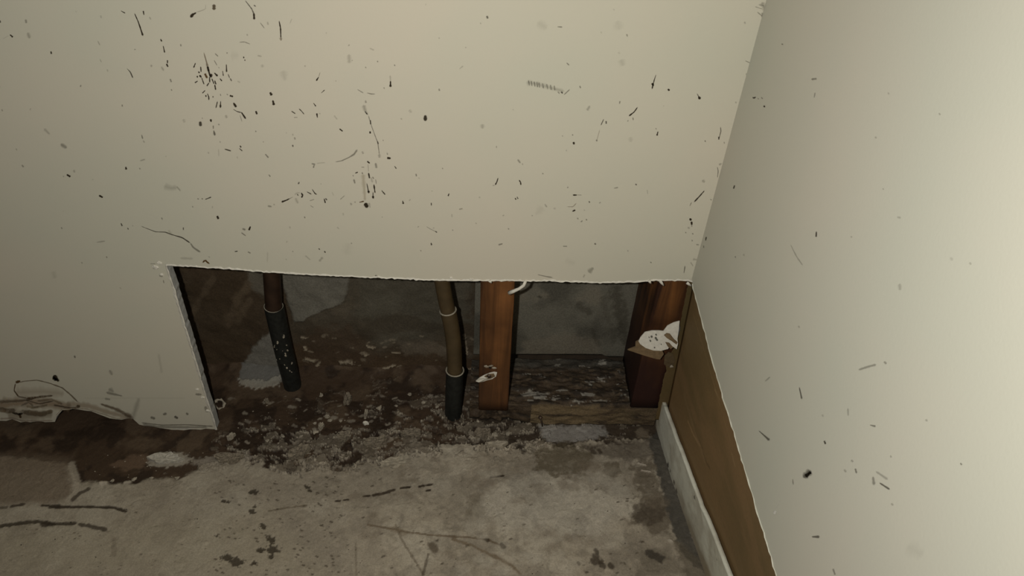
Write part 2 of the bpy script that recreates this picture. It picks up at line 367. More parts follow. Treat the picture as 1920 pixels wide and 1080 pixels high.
mk_A = [([(815,72),(845,88)],3,7,.8),([(908,88),(935,150),(965,240)],5,13,.95),([(968,75),(972,100)],10,8,.9),([(1290,112),(1302,98),(1325,85)],22,8,.95),([(1325,82),(1360,72),(1388,60),(1388,25)],5,3,.3),
([(1445,38),(1445,58)],26,26,.75,(.09,.06,.03)),([(1655,2),(1700,60),(1715,95)],6,10,.6),([(1714,90),(1716,125)],12,20,1),([(1755,150),(1785,190)],4,8,.4),([(1715,35),(1725,42)],8,8,.6),([(1615,285),(1650,282),(1690,298)],6,6,.45),
([(1085,265),(1092,278)],9,9,.9),([(1102,308),(1112,355)],6,9,.9),([(1131,408),(1131,425)],10,8,.85),([(1125,432),(1133,448)],9,12,.9),([(855,460),(880,485),(897,525)],3,10,.75),([(70,235),(85,248)],10,12,.85),([(20,262),(60,240)],4,3,.2),
([(175,135),(178,152)],14,14,.35),([(190,225),(200,255)],20,18,.25),([(345,350),(347,360)],12,12,.8),([(1220,300),(1222,310)],9,9,.45),([(680,105),(684,120)],8,8,.2),([(1010,115),(1018,130)],8,8,.25),([(660,275),(675,305)],6,8,.25),([(675,400),(685,418)],5,7,.3),
([(725,470),(728,480)],10,10,.2),([(1150,535),(1156,550)],12,14,.45),([(1157,604),(1160,610)],8,8,.5),([(1022,440),(1022,448)],12,12,.3),([(1090,450),(1105,475)],10,12,.25),([(825,708),(826,716)],9,9,.5),([(1240,810),(1245,820)],20,20,.15),([(300,870),(335,905)],15,15,.2),
([(415,975),(445,995)],22,24,.35),([(957,910),(963,935)],7,10,.5),([(968,950),(975,960)],8,8,.3),([(1375,350),(1395,420),(1408,480)],4,18,.55,BR),([(1402,450),(1412,490),(1420,520)],14,10,.95),([(1425,505),(1425,515)],20,20,.95),([(1320,425),(1308,455)],6,10,.85),
([(1355,450),(1358,485)],8,8,.85),([(1342,485),(1345,490)],10,10,.9),([(1332,515),(1333,520)],10,10,.9),([(1350,510),(1358,520)],14,12,.9),([(1362,525),(1378,570)],8,6,.8),([(1385,500),(1398,525)],16,12,.8,BR),([(1415,520),(1416,555)],8,10,.85),([(1430,530),(1445,565)],9,9,.8),
([(1450,545),(1458,568)],10,9,.8),([(1450,572),(1456,605)],10,10,.85),([(1410,560),(1398,578)],8,10,.8),([(1335,546),(1318,557)],6,10,.8),([(1448,492),(1466,510)],8,16,.9),([(1485,530),(1497,545)],6,10,.9),([(1503,478),(1508,512)],6,8,.7),([(1528,432),(1530,485)],6,12,.8),
([(1540,500),(1550,525)],7,7,.6),([(1555,530),(1563,545)],8,10,.6),([(1452,360),(1472,380)],6,8,.5),([(1445,405),(1465,440)],5,8,.5),([(1533,355),(1533,360)],8,8,.5),([(1645,384),(1646,390)],9,9,.8),([(1653,404),(1654,408)],8,8,.7),([(1385,610),(1368,627)],6,10,.85),
([(1390,645),(1391,650)],10,10,.9),([(1400,630),(1410,655),(1410,675)],7,8,.85),([(1438,650),(1438,656)],9,9,.6),([(1488,635),(1490,645)],7,7,.5),([(1468,685),(1458,728)],10,10,.75),([(1490,680),(1488,725)],5,14,.9),([(1532,635),(1538,640)],7,7,.5),([(1555,646),(1570,650)],13,13,.9),
([(1577,695),(1592,718)],10,18,.95),([(1572,735),(1600,752),(1630,760)],4,7,.8),([(1630,758),(1645,780),(1658,800)],11,13,.95),([(1620,775),(1634,822)],6,6,.4),([(1728,752),(1734,768)],12,12,.85),([(1352,825),(1354,845)],18,20,.75),([(1365,795),(1367,800)],6,6,.5),([(1423,808),(1425,818)],14,14,.9),
([(1440,848),(1440,868)],8,8,.5),([(1443,880),(1450,910)],8,16,.6),([(1475,838),(1480,842)],9,9,.35),([(1525,780),(1530,792)],14,14,.25),([(1605,548),(1620,556)],9,9,.2),([(1740,375),(1765,380)],9,9,.25),([(1668,232),(1670,238)],9,9,.3),([(1515,1005),(1558,1018)],5,12,.75),
([(1622,985),(1626,992)],10,10,.8),([(1615,1000),(1635,1018)],5,8,.7),([(1475,1005),(1478,1055)],7,7,.15),([(1726,884),(1728,888)],9,9,.4),([(1485,955),(1487,960)],7,7,.35),([(110,1005),(114,1012)],10,10,.25),([(0,140),(3,150)],10,10,.7),([(1770,440),(1772,450)],16,16,.15)]
mk_B = [([(228,140),(238,190),(240,255)],8,10,.9),([(240,258),(241,268)],16,16,.45,BR),([(315,125),(300,160)],5,5,.2),([(150,150),(154,165)],10,10,.25),([(505,488),(495,520)],5,5,.35),([(495,520),(480,543)],7,11,.9),([(535,607),(512,628)],8,4,.7),([(170,628),(176,638)],17,17,.9),([(186,678),(192,704)],10,18,.95),
([(460,695),(475,715)],5,10,.85),([(312,750),(338,767)],7,7,.7),([(330,792),(352,792)],6,6,.45),([(362,733),(380,750),(398,772)],7,7,.75),([(483,768),(487,795)],13,4,.9),([(637,870),(655,884)],8,11,.9),([(600,780),(620,805)],8,8,.2),([(402,444),(404,447)],9,9,.3),([(812,453),(814,457)],9,9,.4),
([(892,413),(894,416)],9,9,.45),([(1007,438),(1009,442)],9,9,.5),([(978,510),(980,545)],10,10,.2),([(980,545),(980,582)],7,17,1),([(936,592),(938,597)],9,9,.35),([(700,370),(702,420)],18,22,.18),([(840,325),(868,338)],8,8,.2),([(755,602),(798,628)],6,8,.4),([(820,626),(850,634),(875,634)],6,8,.5),
([(812,682),(814,690)],13,13,.35),([(800,715),(808,745),(830,778)],26,8,.3),([(808,752),(822,770)],6,9,.8),([(830,775),(845,830),(870,900),(895,965),(905,1045)],5,7,.5),([(845,812),(846,838)],9,8,.9),([(893,955),(897,970)],8,8,.7),([(842,890),(843,897)],12,12,.95),([(905,1045),(905,1060)],16,16,.3),
([(930,945),(931,949)],7,7,.5),([(1215,785),(1215,808)],24,24,.8),([(1632,112),(1635,120)],15,15,.6),([(1308,602),(1310,609)],12,12,.45),([(1600,845),(1600,860)],22,22,.2),([(1487,318),(1489,322)],7,7,.3),([(1445,465),(1470,445)],8,8,.2),([(1110,745),(1118,755)],18,18,.15),([(320,980),(322,988)],10,10,.6),
([(333,930),(336,938)],12,12,.35),([(320,905),(322,912)],10,10,.2),([(135,1040),(155,1062)],8,12,.5),([(755,1010),(735,1040),(700,1062),(650,1085),(605,1093)],14,5,.5,(.12,.11,.08)),([(790,1025),(795,1035)],12,12,.3),([(962,1066),(978,1068)],15,13,.95),([(957,1032),(960,1042)],8,8,.4)]
mk_C = [([(305,180),(338,182)],5,9,.5),([(370,425),(384,438)],8,10,.5),([(775,233),(778,243)],10,10,.4),([(740,415),(745,430)],40,40,.1),([(720,355),(728,360)],14,10,.1),([(105,558),(160,565),(220,580),(290,600),(350,615)],30,18,.2),([(335,622),(340,628)],12,10,.7),([(350,640),(390,603)],6,8,.5),([(458,582),(462,592)],10,9,.5),
([(310,620),(320,630)],8,8,.4),([(973,500),(960,540),(945,600)],4,10,.8),([(948,565),(952,575)],16,14,.95),([(1055,604),(1060,608)],13,13,.95),([(1248,630),(1262,655)],4,8,.6),([(1262,656),(1267,664)],17,17,1),([(848,722),(825,755),(790,782)],7,11,.9),([(816,795),(818,808)],8,8,.5),([(510,740),(525,715)],20,12,.25),
([(728,685),(726,698)],11,8,.45),([(620,802),(600,845)],6,6,.65),([(635,820),(636,832)],10,9,.7),([(592,875),(580,920),(572,948)],5,5,.35,BR),([(570,945),(573,950)],10,10,.5),([(985,888),(979,912)],7,12,.85),([(1407,855),(1410,885),(1397,935)],6,6,.6),([(1396,925),(1396,940)],10,9,.8),([(1303,950),(1305,954)],8,8,.6),
([(1432,960),(1433,966)],9,9,.4),([(416,962),(418,970)],13,13,.95),([(408,908),(410,912)],8,8,.5),([(340,915),(342,920)],7,7,.3),([(1510,688),(1512,694)],9,9,.3),([(1575,410),(1608,425)],6,5,.5),([(1580,495),(1586,515)],8,8,.3),([(600,215),(604,222)],9,9,.15),([(800,935),(802,950)],30,25,.1),
([(1640,45),(1690,60)],6,5,.4),([(1655,80),(1690,110)],7,9,.4),([(1690,20),(1708,70)],26,30,.3),([(1690,90),(1692,120)],18,14,.35),([(1570,150),(1573,156)],12,12,.25),([(1665,30),(1700,40)],9,12,.3)]
for i, x in enumerate((112, 130, 150, 168, 181, 207, 235, 260, 285)):
    y = 558+(x-105)*.2; mk_C.append(([(x, y-17), (x+5, y+18)], 8, 7, .5))
mk_D = [([(850,230),(852,240)],13,13,.9),([(943,235),(945,240)],10,10,.35),([(945,185),(980,175)],8,7,.3),([(455,280),(472,290)],15,15,.95),([(500,250),(503,262)],12,10,.25),([(672,420),(690,430)],13,16,1),([(150,215),(158,225)],12,12,.35),([(1120,360),(1160,370),(1190,365)],40,25,.16),([(1195,360),(1218,388)],12,10,.3),([(1335,441),(1340,443)],8,8,.5),
([(1363,440),(1368,443)],8,8,.5),([(1385,446),(1425,430)],7,10,.7),([(1300,492),(1302,498)],8,8,.35),([(1468,562),(1473,573)],16,16,1),([(818,608),(824,622)],8,11,.7),([(863,640),(866,646)],9,9,.65),([(1092,570),(1096,580)],8,8,.45),([(1238,637),(1238,652)],9,6,.65),([(1640,645),(1655,650)],14,12,.45),([(1690,630),(1682,650)],10,14,.95),
([(1630,670),(1660,692)],7,7,.5),([(1585,798),(1602,795)],6,8,.8),([(1675,800),(1690,808)],9,8,.45),([(950,625),(1000,645),(1050,664),(1115,666),(1160,683),(1230,703),(1285,740)],3,9,.75),([(1285,740),(1305,770),(1350,800)],8,16,.45),([(1140,655),(1150,675)],14,20,.15),([(650,735),(710,727)],6,9,.3),([(719,832),(722,838)],9,9,.45),
([(1220,842),(1300,845)],16,16,.15),([(1370,870),(1385,855),(1400,870),(1415,880)],14,9,.9,BR),([(1410,832),(1414,836)],8,8,.3),([(1015,880),(1050,880)],4,4,.5),([(1045,905),(1065,910)],18,14,.3),([(1080,960),(1095,965)],14,12,.4),([(1103,990),(1107,1010)],6,6,.5),([(810,1042),(818,1046)],8,8,.2),([(360,940),(370,970)],30,30,.1)]
mk_E = [([(160,280),(168,290)],9,9,.5),([(358,340),(364,330)],10,9,.6),([(247,462),(275,452),(300,440)],14,8,.95),([(300,440),(322,428)],6,3,.4),([(450,205),(470,208)],9,9,.5),([(465,215),(460,230)],10,10,.5),([(480,202),(540,197)],5,5,.25),([(335,415),(345,403),(370,400)],8,8,.2),([(378,402),(388,418),(380,432)],10,12,.85),([(352,412),(356,417)],9,9,.7),
([(340,440),(355,470)],16,14,.2),([(415,393),(445,410)],6,9,.7),([(450,375),(470,405),(482,412)],4,9,.8),([(435,455),(465,445)],6,6,.35),([(440,487),(460,500)],6,5,.4),([(532,440),(540,468)],7,10,.9),([(542,440),(550,448)],8,9,.7),([(640,447),(672,418)],7,5,.35),([(585,395),(597,420)],6,6,.15),([(660,540),(662,550)],12,12,.15),([(155,490),(175,494)],12,12,.35),
([(193,478),(196,482)],8,8,.3),([(400,565),(403,570)],10,9,.45),([(300,630),(303,640)],9,9,.2),([(620,635),(632,642)],8,8,.2),([(825,190),(838,200)],10,10,.9),([(828,205),(832,260)],4,4,.35),([(832,268),(838,300)],10,14,.8),([(860,295),(866,305)],8,8,.5),([(785,228),(802,228)],5,5,.5),([(743,268),(758,262)],6,8,.85),([(727,283),(729,288)],7,7,.5),
([(733,312),(740,337)],12,10,.45),([(789,265),(791,272)],8,8,.5),([(795,280),(802,370),(808,450)],22,18,.26,(.36,.29,.17)),([(820,335),(828,375),(832,395)],6,10,.7),([(832,392),(833,398)],15,15,1),([(862,395),(862,430)],6,7,.7),([(862,428),(863,434)],15,15,1),([(868,345),(872,375),(876,402)],10,8,.9),([(880,310),(884,340)],6,7,.4),([(920,385),(943,412)],6,11,.75),
([(850,300),(858,330)],12,10,.2),([(880,205),(885,230)],18,16,.4),([(1008,222),(1018,236)],7,10,.7),([(770,465),(800,458)],6,8,.8,BR),([(812,478),(820,492)],26,28,1),([(835,470),(842,500)],10,10,.3),([(712,472),(716,480)],12,12,.3),([(740,462),(742,466)],9,9,.3),([(1152,275),(1155,287)],9,9,.5),([(1170,300),(1175,303)],6,6,.3),([(1706,300),(1698,328),(1687,347)],8,10,.9),
([(1670,350),(1680,352)],6,6,.3),([(1330,235),(1332,238)],8,8,.4),([(1062,455),(1066,472)],6,13,.85),([(1105,455),(1115,445)],6,6,.25),([(1375,407),(1370,420)],7,11,.8),([(1255,470),(1256,485)],8,8,.7),([(1258,388),(1262,390)],6,6,.3),([(1445,512),(1465,508)],10,9,.35),([(1394,545),(1395,565)],6,6,.25),([(1220,628),(1255,648),(1290,665)],4,5,.4),([(1285,662),(1292,667)],8,8,.7),
([(1254,740),(1257,752)],7,10,.75),([(1183,790),(1186,793)],8,8,.4),([(1710,752),(1735,745)],10,10,.45),([(1775,642),(1778,646)],8,8,.45),([(496,778),(502,783)],8,8,.7),([(535,797),(540,803)],9,9,.75),([(500,862),(520,838)],12,14,.25),([(405,825),(440,855)],9,7,.2),([(150,800),(148,870)],9,9,.12),([(715,740),(718,743)],7,7,.4),([(320,795),(322,799)],7,7,.35),
([(880,960),(890,970)],14,12,.5),([(1556,605),(1559,609)],8,8,.3),([(1580,430),(1583,433)],10,10,.2),([(275,848),(277,853)],7,7,.3)]
mk_F = [([(48,315),(58,330),(60,347)],7,10,.9),([(40,178),(55,198)],12,12,.35),([(70,205),(72,210)],9,9,.3),([(22,438),(26,445)],9,9,.8),([(35,430),(40,440)],9,9,.6),([(207,270),(209,273)],9,9,.4),([(413,416),(436,416)],10,9,.95),([(440,415),(470,416)],5,5,.35),([(370,495),(412,495),(435,470)],5,6,.4,BR),([(410,525),(425,518)],10,10,.95),([(442,572),(446,577)],9,9,.4),
([(465,597),(475,590)],8,8,.4),([(501,580),(504,585)],8,8,.5),([(521,460),(523,465)],10,10,.6),([(590,470),(598,465)],8,7,.35),([(222,478),(235,497)],8,8,.3),([(285,505),(290,508)],14,14,.15),([(136,553),(138,556)],8,8,.25),([(690,370),(715,365)],6,8,.45),([(836,343),(839,347)],9,9,.7),([(912,380),(916,408)],5,5,.25),([(1290,320),(1296,326)],20,18,.25),
([(1300,385),(1265,425),(1230,462)],6,12,.8),([(1212,465),(1200,490)],6,5,.5),([(1203,578),(1206,583)],16,16,1),([(1212,600),(1213,612)],16,14,1),([(1213,615),(1214,630)],6,6,.5),([(1190,635),(1195,640)],12,12,.25),([(1171,668),(1174,671)],7,7,.5),([(1219,675),(1221,680)],8,8,.5),([(1215,720),(1217,726)],8,8,.4),([(346,762),(370,762)],7,8,.5),([(560,745),(564,748)],12,10,.6),
([(780,790),(784,795)],8,8,.25),([(936,869),(939,872)],9,9,.5),([(525,930),(545,910)],34,20,.28),([(482,970),(490,955)],8,10,.25),([(170,952),(225,965),(275,973)],5,9,.45),([(1168,895),(1160,945)],9,4,.6),([(1385,225),(1392,255),(1386,300)],6,5,.55),([(1400,210),(1412,205)],12,10,.3),([(1340,445),(1346,450)],8,8,.4),([(1245,750),(1260,752)],8,8,.35),([(1205,870),(1222,895)],6,8,.3),([(1225,850),(1245,852)],14,12,.22)]
mk_I = [([(265,120),(270,130)],26,22,.95),([(258,125),(283,138)],16,12,.9),([(530,90),(540,108)],14,12,.3),([(360,20),(362,26)],9,9,.5),([(765,10),(780,100)],12,12,.1),([(515,195),(590,212)],14,8,.4),([(530,180),(545,190)],20,14,.3),([(510,225),(530,228)],14,10,.35),([(670,225),(640,320)],16,22,.2),([(400,222),(900,222)],4,4,.07),([(730,315),(745,320)],14,12,.5),([(790,300),(800,297)],12,12,.5),
([(845,312),(855,318)],14,12,.6),([(900,295),(905,300)],10,10,.5),([(945,203),(970,205)],12,10,.4),([(990,265),(1000,285)],14,16,.35),([(690,348),(760,360),(850,362),(1000,362)],14,10,.35),([(0,255),(60,245),(140,240),(230,245),(330,265)],60,40,.55,TAN),([(330,250),(430,260),(520,290),(640,318)],34,20,.4,TAN),([(60,300),(160,305),(240,300)],60,40,.4,(.26,.19,.11)),([(0,240),(90,235),(160,228)],16,10,.5,BR),([(130,225),(200,215),(255,210)],14,10,.75,BR),
([(75,150),(68,185),(90,215),(130,222)],5,9,.75,BR),([(75,150),(120,140),(180,135),(240,150),(300,172),(340,205),(375,240)],4,8,.6,BR),([(375,262),(380,262)],18,18,.7,BR),([(80,145),(95,140)],14,12,.8,BR),([(485,250),(560,275),(630,312)],10,22,.6,BR),([(100,260),(140,240),(160,262)],8,10,.6,(.4,.36,.28)),([(150,270),(190,262)],9,8,.7,(.45,.4,.3)),([(95,300),(100,315)],16,12,.8,BR),([(120,230),(190,250),(260,235)],5,7,.6,BR),([(90,195),(200,190),(300,200)],40,30,.2,TAN),([(0,275),(40,285),(70,280)],26,20,.7,(.20,.13,.07)),([(120,290),(200,300),(250,285)],30,22,.7,(.22,.16,.09)),([(130,262),(170,268),(230,255)],16,12,.6,(.40,.32,.2)),([(60,292),(90,300),(110,295)],12,10,.8,(.06,.045,.025)),([(100,288),(112,280)],10,8,.8,(.5,.45,.36)),([(0,322),(60,318),(110,332),(255,330)],9,9,.7,(.48,.40,.32)),([(270,305),(300,275)],6,6,.6,(.5,.43,.34)),([(300,270),(420,275),(500,300),(560,320),(640,318)],5,5,.6,(.46,.38,.29)),([(260,255),(330,268),(372,268)],12,10,.6,BR),([(180,235),(250,228),(300,250)],10,14,.5,(.3,.2,.11)),([(680,340),(780,352),(900,350),(1030,358)],5,5,.55,(.10,.085,.06)),([(830,370),(930,368)],4,4,.7,WH)]
allb = crop(0,0,3.6,mk_A)+crop(460,0,3.6,mk_B)+crop(960,0,3.6,mk_C)+crop(0,250,3.6,mk_D)+crop(460,250,3.6,mk_E)+crop(960,250,3.6,mk_F)+crop(0,660,2.571,mk_I)
rr = random.Random(21)
for i in range(70):                                   # faint specks all over
    x, y = rr.uniform(-120, 1330), rr.uniform(-80, 515)
    if x > 1280 and y > 300: continue
    if rr.random() < .9: allb.append(([(x, y), (x+rr.uniform(-2, 2), y+rr.uniform(0, 3))], rr.uniform(1.2, 2.4), rr.uniform(1.2, 2.4), rr.uniform(.12, .4), (.08, .07, .05)))
    else: allb.append(([(x, y), (x+rr.uniform(-14, 14), y+rr.uniform(-14, 14))], rr.uniform(5, 14), rr.uniform(5, 14), rr.uniform(.04, .1), GR))
marks('dirt_marks', allb, lambda x, y: onY(x, y, YF), (0, -1, 0), wall_back)
mk_Fr = [([(1503,352),(1497,372)],8,9,.75),([(1312,700),(1308,722)],7,8,.8),([(1294,760),(1295,770)],9,9,.4),([(1508,832),(1510,838)],9,9,.4),([(1565,815),(1567,825)],9,9,.2)]
mk_Cr = [([(1627,658),(1635,663),(1645,655)],9,6,.9),([(1662,665),(1665,668)],7,7,.5),([(1685,658),(1692,666)],7,7,.5),([(1703,716),(1705,720)],11,11,.9)]
mk_G = [([(222,321),(238,319)],9,11,.45),([(235,375),(231,395)],4,5,.35),([(100,178),(104,180)],5,5,.5),([(240,938),(239,958)],5,7,.75),([(135,990),(160,1040),(185,1075)],4,5,.3),([(738,460),(741,464)],7,7,.25),([(479,555),(482,559)],6,6,.25),([(510,764),(512,767)],5,5,.25),([(570,880),(580,882)],8,8,.2),([(381,958),(383,961)],6,6,.2),([(531,376),(534,381)],6,6,.2),([(862,1065),(866,1070)],8,8,.2),([(785,1045),(790,1052)],10,10,.12)]
mk_H = [([(355,360),(385,350),(415,342)],8,8,.35),([(445,333),(450,338)],7,7,.35),([(498,62),(499,80)],10,9,.2),([(147,420),(156,462)],4,6,.6),([(28,400),(45,385)],5,5,.3),([(317,495),(318,520)],6,6,.3),([(395,553),(412,557)],5,8,.5),([(235,610),(238,617)],7,8,.7),([(5,572),(42,605)],3,9,.6),([(330,677),(334,680)],7,7,.3),([(343,706),(347,720)],6,7,.5),([(305,710),(310,716)],7,6,.3),([(166,732),(183,717)],20,20,.6),([(172,730),(186,718)],14,10,.95),
([(124,742),(126,760)],4,5,.4),([(405,735),(408,760)],10,10,.4),([(415,715),(455,742)],6,8,.3),([(428,755),(462,777)],6,8,.6),([(192,943),(216,943)],7,9,.6),([(711,687),(714,691)],6,6,.45),([(590,535),(593,538)],7,7,.25),([(265,1055),(272,1075)],6,7,.4),([(470,828),(474,832)],7,7,.25),([(466,660),(468,665)],5,5,.3),([(228,518),(230,522)],6,6,.2),([(145,208),(147,212)],5,5,.3),([(540,985),(565,1000)],50,45,.05),([(60,862),(64,855)],10,12,.85,WH),([(66,845),(80,815)],3,2,.5,WH)]
allr = crop(960,250,3.6,mk_Fr)+crop(960,0,3.6,mk_Cr)+crop(1420,0,2.16,mk_G)+crop(1420,500,1.862,mk_H)
marks('dirt_marks', allr, lambda x, y: onX(x, y, XR), (-1, 0, 0), wall_right)

# ------------------------------------------------------------------ floor
def axis(parts):
    a = [np.arange(s, e, d) for s, e, d in parts]; return np.unique(np.round(np.concatenate(a), 5))
gx = axis([(-1.7, -.62, .03), (-.62, .285, .00105), (.285, .41, .03)])
gy = axis([(-1.3, .34, .04), (.34, .735, .00105), (.735, .80, .02)])
A, B = np.meshgrid(gx, gy, indexing='ij')
C = np.zeros(A.shape+(3,)); big = fbm(A, B, 14, 4, 1); mid = fbm(A, B, 55, 4, 2); fine = fbm(A, B, 240, 3, 3)
C[:] = (.225, .195, .15)
C = mix(C, (.27, .24, .19), .8*sstep(.48, .68, big*.7+mid*.3)); C = mix(C, (.17, .146, .113), .5*sstep(.53, .36, big*.5+mid*.5))
C = mix(C, (.14, .12, .09), .3*sstep(.60, .74, fbm(A, B, 120, 3, 8)))
Z = zf(A)+(big-.5)*.006+(fine-.5)*.0009
P = Paint(A, B, C, lambda x, y: onF(x, y)[:2], 1/1750.); P.Z = Z
# slightly cleaner grey area in front of the plate
P.poly([(960, 890), (1060, 870), (1170, 900), (1190, 960), (1120, 1010), (960, 1000), (880, 950)], (.29, .265, .22), .6, 25, 22)
P.poly([(0, 1000), (500, 960), (600, 1080), (0, 1090)], (.235, .205, .15), .5, 40, 20)
# mud spreading out from under the wall
bnd = [(-500, 840), (-200, 850), (0, 858), (120, 864), (150, 902), (200, 908), (250, 905), (340, 893), (400, 868), (480, 862), (540, 878), (600, 862), (640, 875), (740, 850), (800, 840), (870, 832), (940, 835), (1010, 832), (1100, 830), (1180, 830), (1216, 823), (1300, 810)]
bw = np.array([onF(*p)[:2] for p in bnd]); yb = np.interp(A, bw[:, 0], bw[:, 1])
amp = np.interp(A, [-.5, -.33, -.26, .06, .12], [.006, .008, .020, .026, .02])
dm = B-yb+(fbm(A, B, 60, 5, 12, .6)-.5)*2*amp
mud = sstep(-.003, .004, dm)
mc = np.zeros(C.shape); mc[:] = (.050, .031, .018); mc = mix(mc, (.028, .017, .010), sstep(.42, .62, mid)); mc = mix(mc, (.085, .058, .036), .8*sstep(.55, .7, fbm(A, B, 35, 4, 20)))
rt = sstep(-.06, .03, A); mc = mix(mc, (.038, .029, .020), .7*rt)
C[:] = C*(1-mud[..., None])+mc*mud[..., None]; Z -= mud*.0015
P.C = C
P.poly([(-300, 858), (0, 850), (130, 858), (140, 930), (90, 945), (0, 945), (-300, 945)], (.115, .085, .058), .8, 14, 10)
P.poly([(0, 890), (110, 880), (130, 925), (0, 940)], (.16, .13, .095), .5, 12, 10)
# flaking skim coat: pale raised scabs in the mud's ragged margin
mud_near = sstep(-.045, -.005, B-yb+(fbm(A, B, 45, 4, 29)-.5)*.05)
zone = np.exp(-((B-yb-.022)/.036)**2)*np.interp(A, [-.42, -.32, -.27, -.2, .03, .08, .13], [.0, .35, .8, 1, 1, .75, .3])
zone += .22*np.exp(-((B-yb-.09)/.05)**2)*np.interp(A, [-.33, -.25, -.18, .0, .03], [0, .3, .9, .8, .1])
wa = A+(fbm(A, B, 70, 3, 31)-.5)*.020; wb = B+(fbm(A, B, 70, 3, 33)-.5)*.014
sc1 = fbm(wa, wb*1.5, 70, 6, 35, .62)
th = .665-.145*np.clip(zone, 0, 1.1)
fk = sstep(th-.006, th+.012, sc1); rim = sstep(th-.004, th+.010, sc1)*(1-sstep(th+.022, th+.045, sc1)); crev = sstep(th-.06, th-.02, sc1)*(1-sstep(th-.02, th-.002, sc1))
on = np.clip(zone*2.2, 0, 1)*mud_near
C[:] = mix(C, (.020, .013, .009), crev*on*.85)
C[:] = mix(C, (.115, .095, .070), fk*on*.85); C[:] = mix(C, (.36, .315, .245), rim*on*.8*sstep(.38, .58, fbm(A, B, 190, 3, 39)))
Z += fk*on*.0026+rim*on*.0016-crev*on*.0012+np.clip(zone, 0, 1)*(fbm(A, B, 150, 3, 47)-.5)*.004
# worn layers of old paint on the slab
sm_ = sstep(-.22, -.05, A); lay = fbm(A+(fbm(A, B, 40, 3, 53)-.5)*.03, B+(fbm(A, B, 40, 3, 54)-.5)*.02, 26, 5, 55, .6); dry = 1-mud
C[:] = C*(1+(dry*sm_*(.12*sstep(.50, .52, lay)-.08*sstep(.44, .42, lay)))[..., None]); Z += dry*.0005*sstep(.50, .515, lay)
l2 = fbm(wa, wb, 190, 4, 57, .6); C[:] = C*(1+(dry*(.35+.65*sm_)*(.09*sstep(.55, .64, l2)-.11*sstep(.42, .34, l2)))[..., None])
# named stains and scabs
P.poly([(275, 862), (285, 848), (310, 846), (345, 850), (362, 860), (345, 872), (310, 876), (280, 872)], (.30, .27, .22), .8, 3, 8, 300, hgt=.001)
P.poly([(350, 862), (400, 855), (470, 850), (480, 862), (420, 868), (365, 874)], (.24, .21, .17), .75, 4, 9, 260, .3, .002)
P.stroke([(133, 868), (138, 885), (146, 905), (143, 922), (130, 938)], 13, (.27, .235, .185), .9, .5)
P.stroke([(137, 938), (150, 926), (166, 918)], 9, (.03, .02, .012), .8)
P.poly([(205, 870), (245, 852), (285, 850), (270, 876), (230, 880)], (.13, .085, .055), .7, 5, 9, 200)
for q in ([(190, 907), (200, 905)], [(235, 905), (243, 904)]): P.stroke(q, 8, (.33, .29, .23), .9, .4, hgt=.003)
P.stroke([(80, 948), (115, 951), (160, 951), (215, 952), (236, 959)], 6, (.03, .022, .014), .95, .8, hgt=-.001)
P.stroke([(95, 951), (110, 950)], 9, (.03, .022, .014), .9, .6); P.stroke([(0, 952), (12, 952)], 6, (.04, .03, .02), .7); P.stroke([(22, 950), (46, 947)], 7, (.035, .025, .016), .85)
P.stroke([(-120, 992), (0, 987), (35, 981), (70, 978), (105, 983), (140, 982)], 8, (.032, .024, .015), .9, .7, hgt=-.001); P.stroke([(80, 984), (100, 984)], 13, (.03, .022, .014), .9, .6)
P.stroke([(152, 985), (175, 989), (197, 994)], 7, (.035, .026, .017), .85, .9)
P.stroke([(214, 1012), (214, 1040)], 10, (.13, .105, .075), .5)
P.stroke([(505, 958), (540, 952), (575, 948)], 4, (.09, .07, .045), .7, .9)
for x, y, l in ((630, 940, 8), (645, 938, 8), (682, 930, 11), (708, 926, 22), (752, 915, 16), (786, 912, 9), (800, 910, 10), (920, 894, 24), (800, 920, 6)):
    P.stroke([(x, y), (x+l, y-l*.12)], 5, (.022, .014, .008), .95, .5, hgt=-.0006)
P.stroke([(700, 928), (725, 924), (738, 919)], 7, (.03, .02, .012), .95, .5)
P.stroke([(690, 984), (735, 993), (770, 1000), (820, 1005), (880, 1008), (915, 1012), (945, 1026)], 4, (.085, .058, .032), .75, .9)
P.stroke([(735, 993), (760, 1000)], 12, (.13, .10, .065), .6); P.stroke([(850, 1012), (885, 1022), (920, 1040), (960, 1060), (975, 1075)], 6, (.11, .08, .048), .75, .9)
P.stroke([(742, 985), (752, 1010), (770, 1040), (795, 1078)], 4, (.11, .088, .06), .65, .8); P.stroke([(667, 1020), (668, 1078)], 4, (.12, .10, .07), .55); P.stroke([(803, 1040), (793, 1078)], 5, (.06, .045, .03), .7)
P.stroke([(808, 1022), (816, 1032)], 14, (.07, .052, .034), .8); P.stroke([(940, 1022), (944, 1026)], 9, (.04, .03, .02), .85); P.stroke([(910, 1011), (914, 1013)], 8, (.035, .025, .015), .9)
for x, y, s in ((476, 922, 11), (472, 958, 8), (493, 985, 10), (507, 1009, 11), (513, 1027, 14), (508, 1041, 8), (443, 1052, 13), (425, 1043, 12), (478, 950, 5), (419, 939, 5), (428, 942, 5), (488, 1030, 9), (477, 1053, 8), (405, 1005, 4), (580, 918, 5), (575, 911, 7)):
    P.stroke([(x-s*.3, y), (x+s*.3, y+s*.25)], s*1.05, (.035, .027, .017), .92, 1.3, .25, 420, hgt=-.0012, seed=int(x))
rr = random.Random(4)
for i in range(130):
    x, y = rr.uniform(400, 640), rr.uniform(890, 1079); s = rr.uniform(1.5, 3.5); P.stroke([(x, y), (x+s, y+s*.4)], s, (.05, .038, .025), .8)
for i in range(110):
    x, y = rr.uniform(600, 1230), rr.uniform(880, 1079); s = rr.uniform(1.5, 4); P.stroke([(x, y), (x+s, y-s*.3)], s, (.05, .038, .025), rr.uniform(.4, .85))
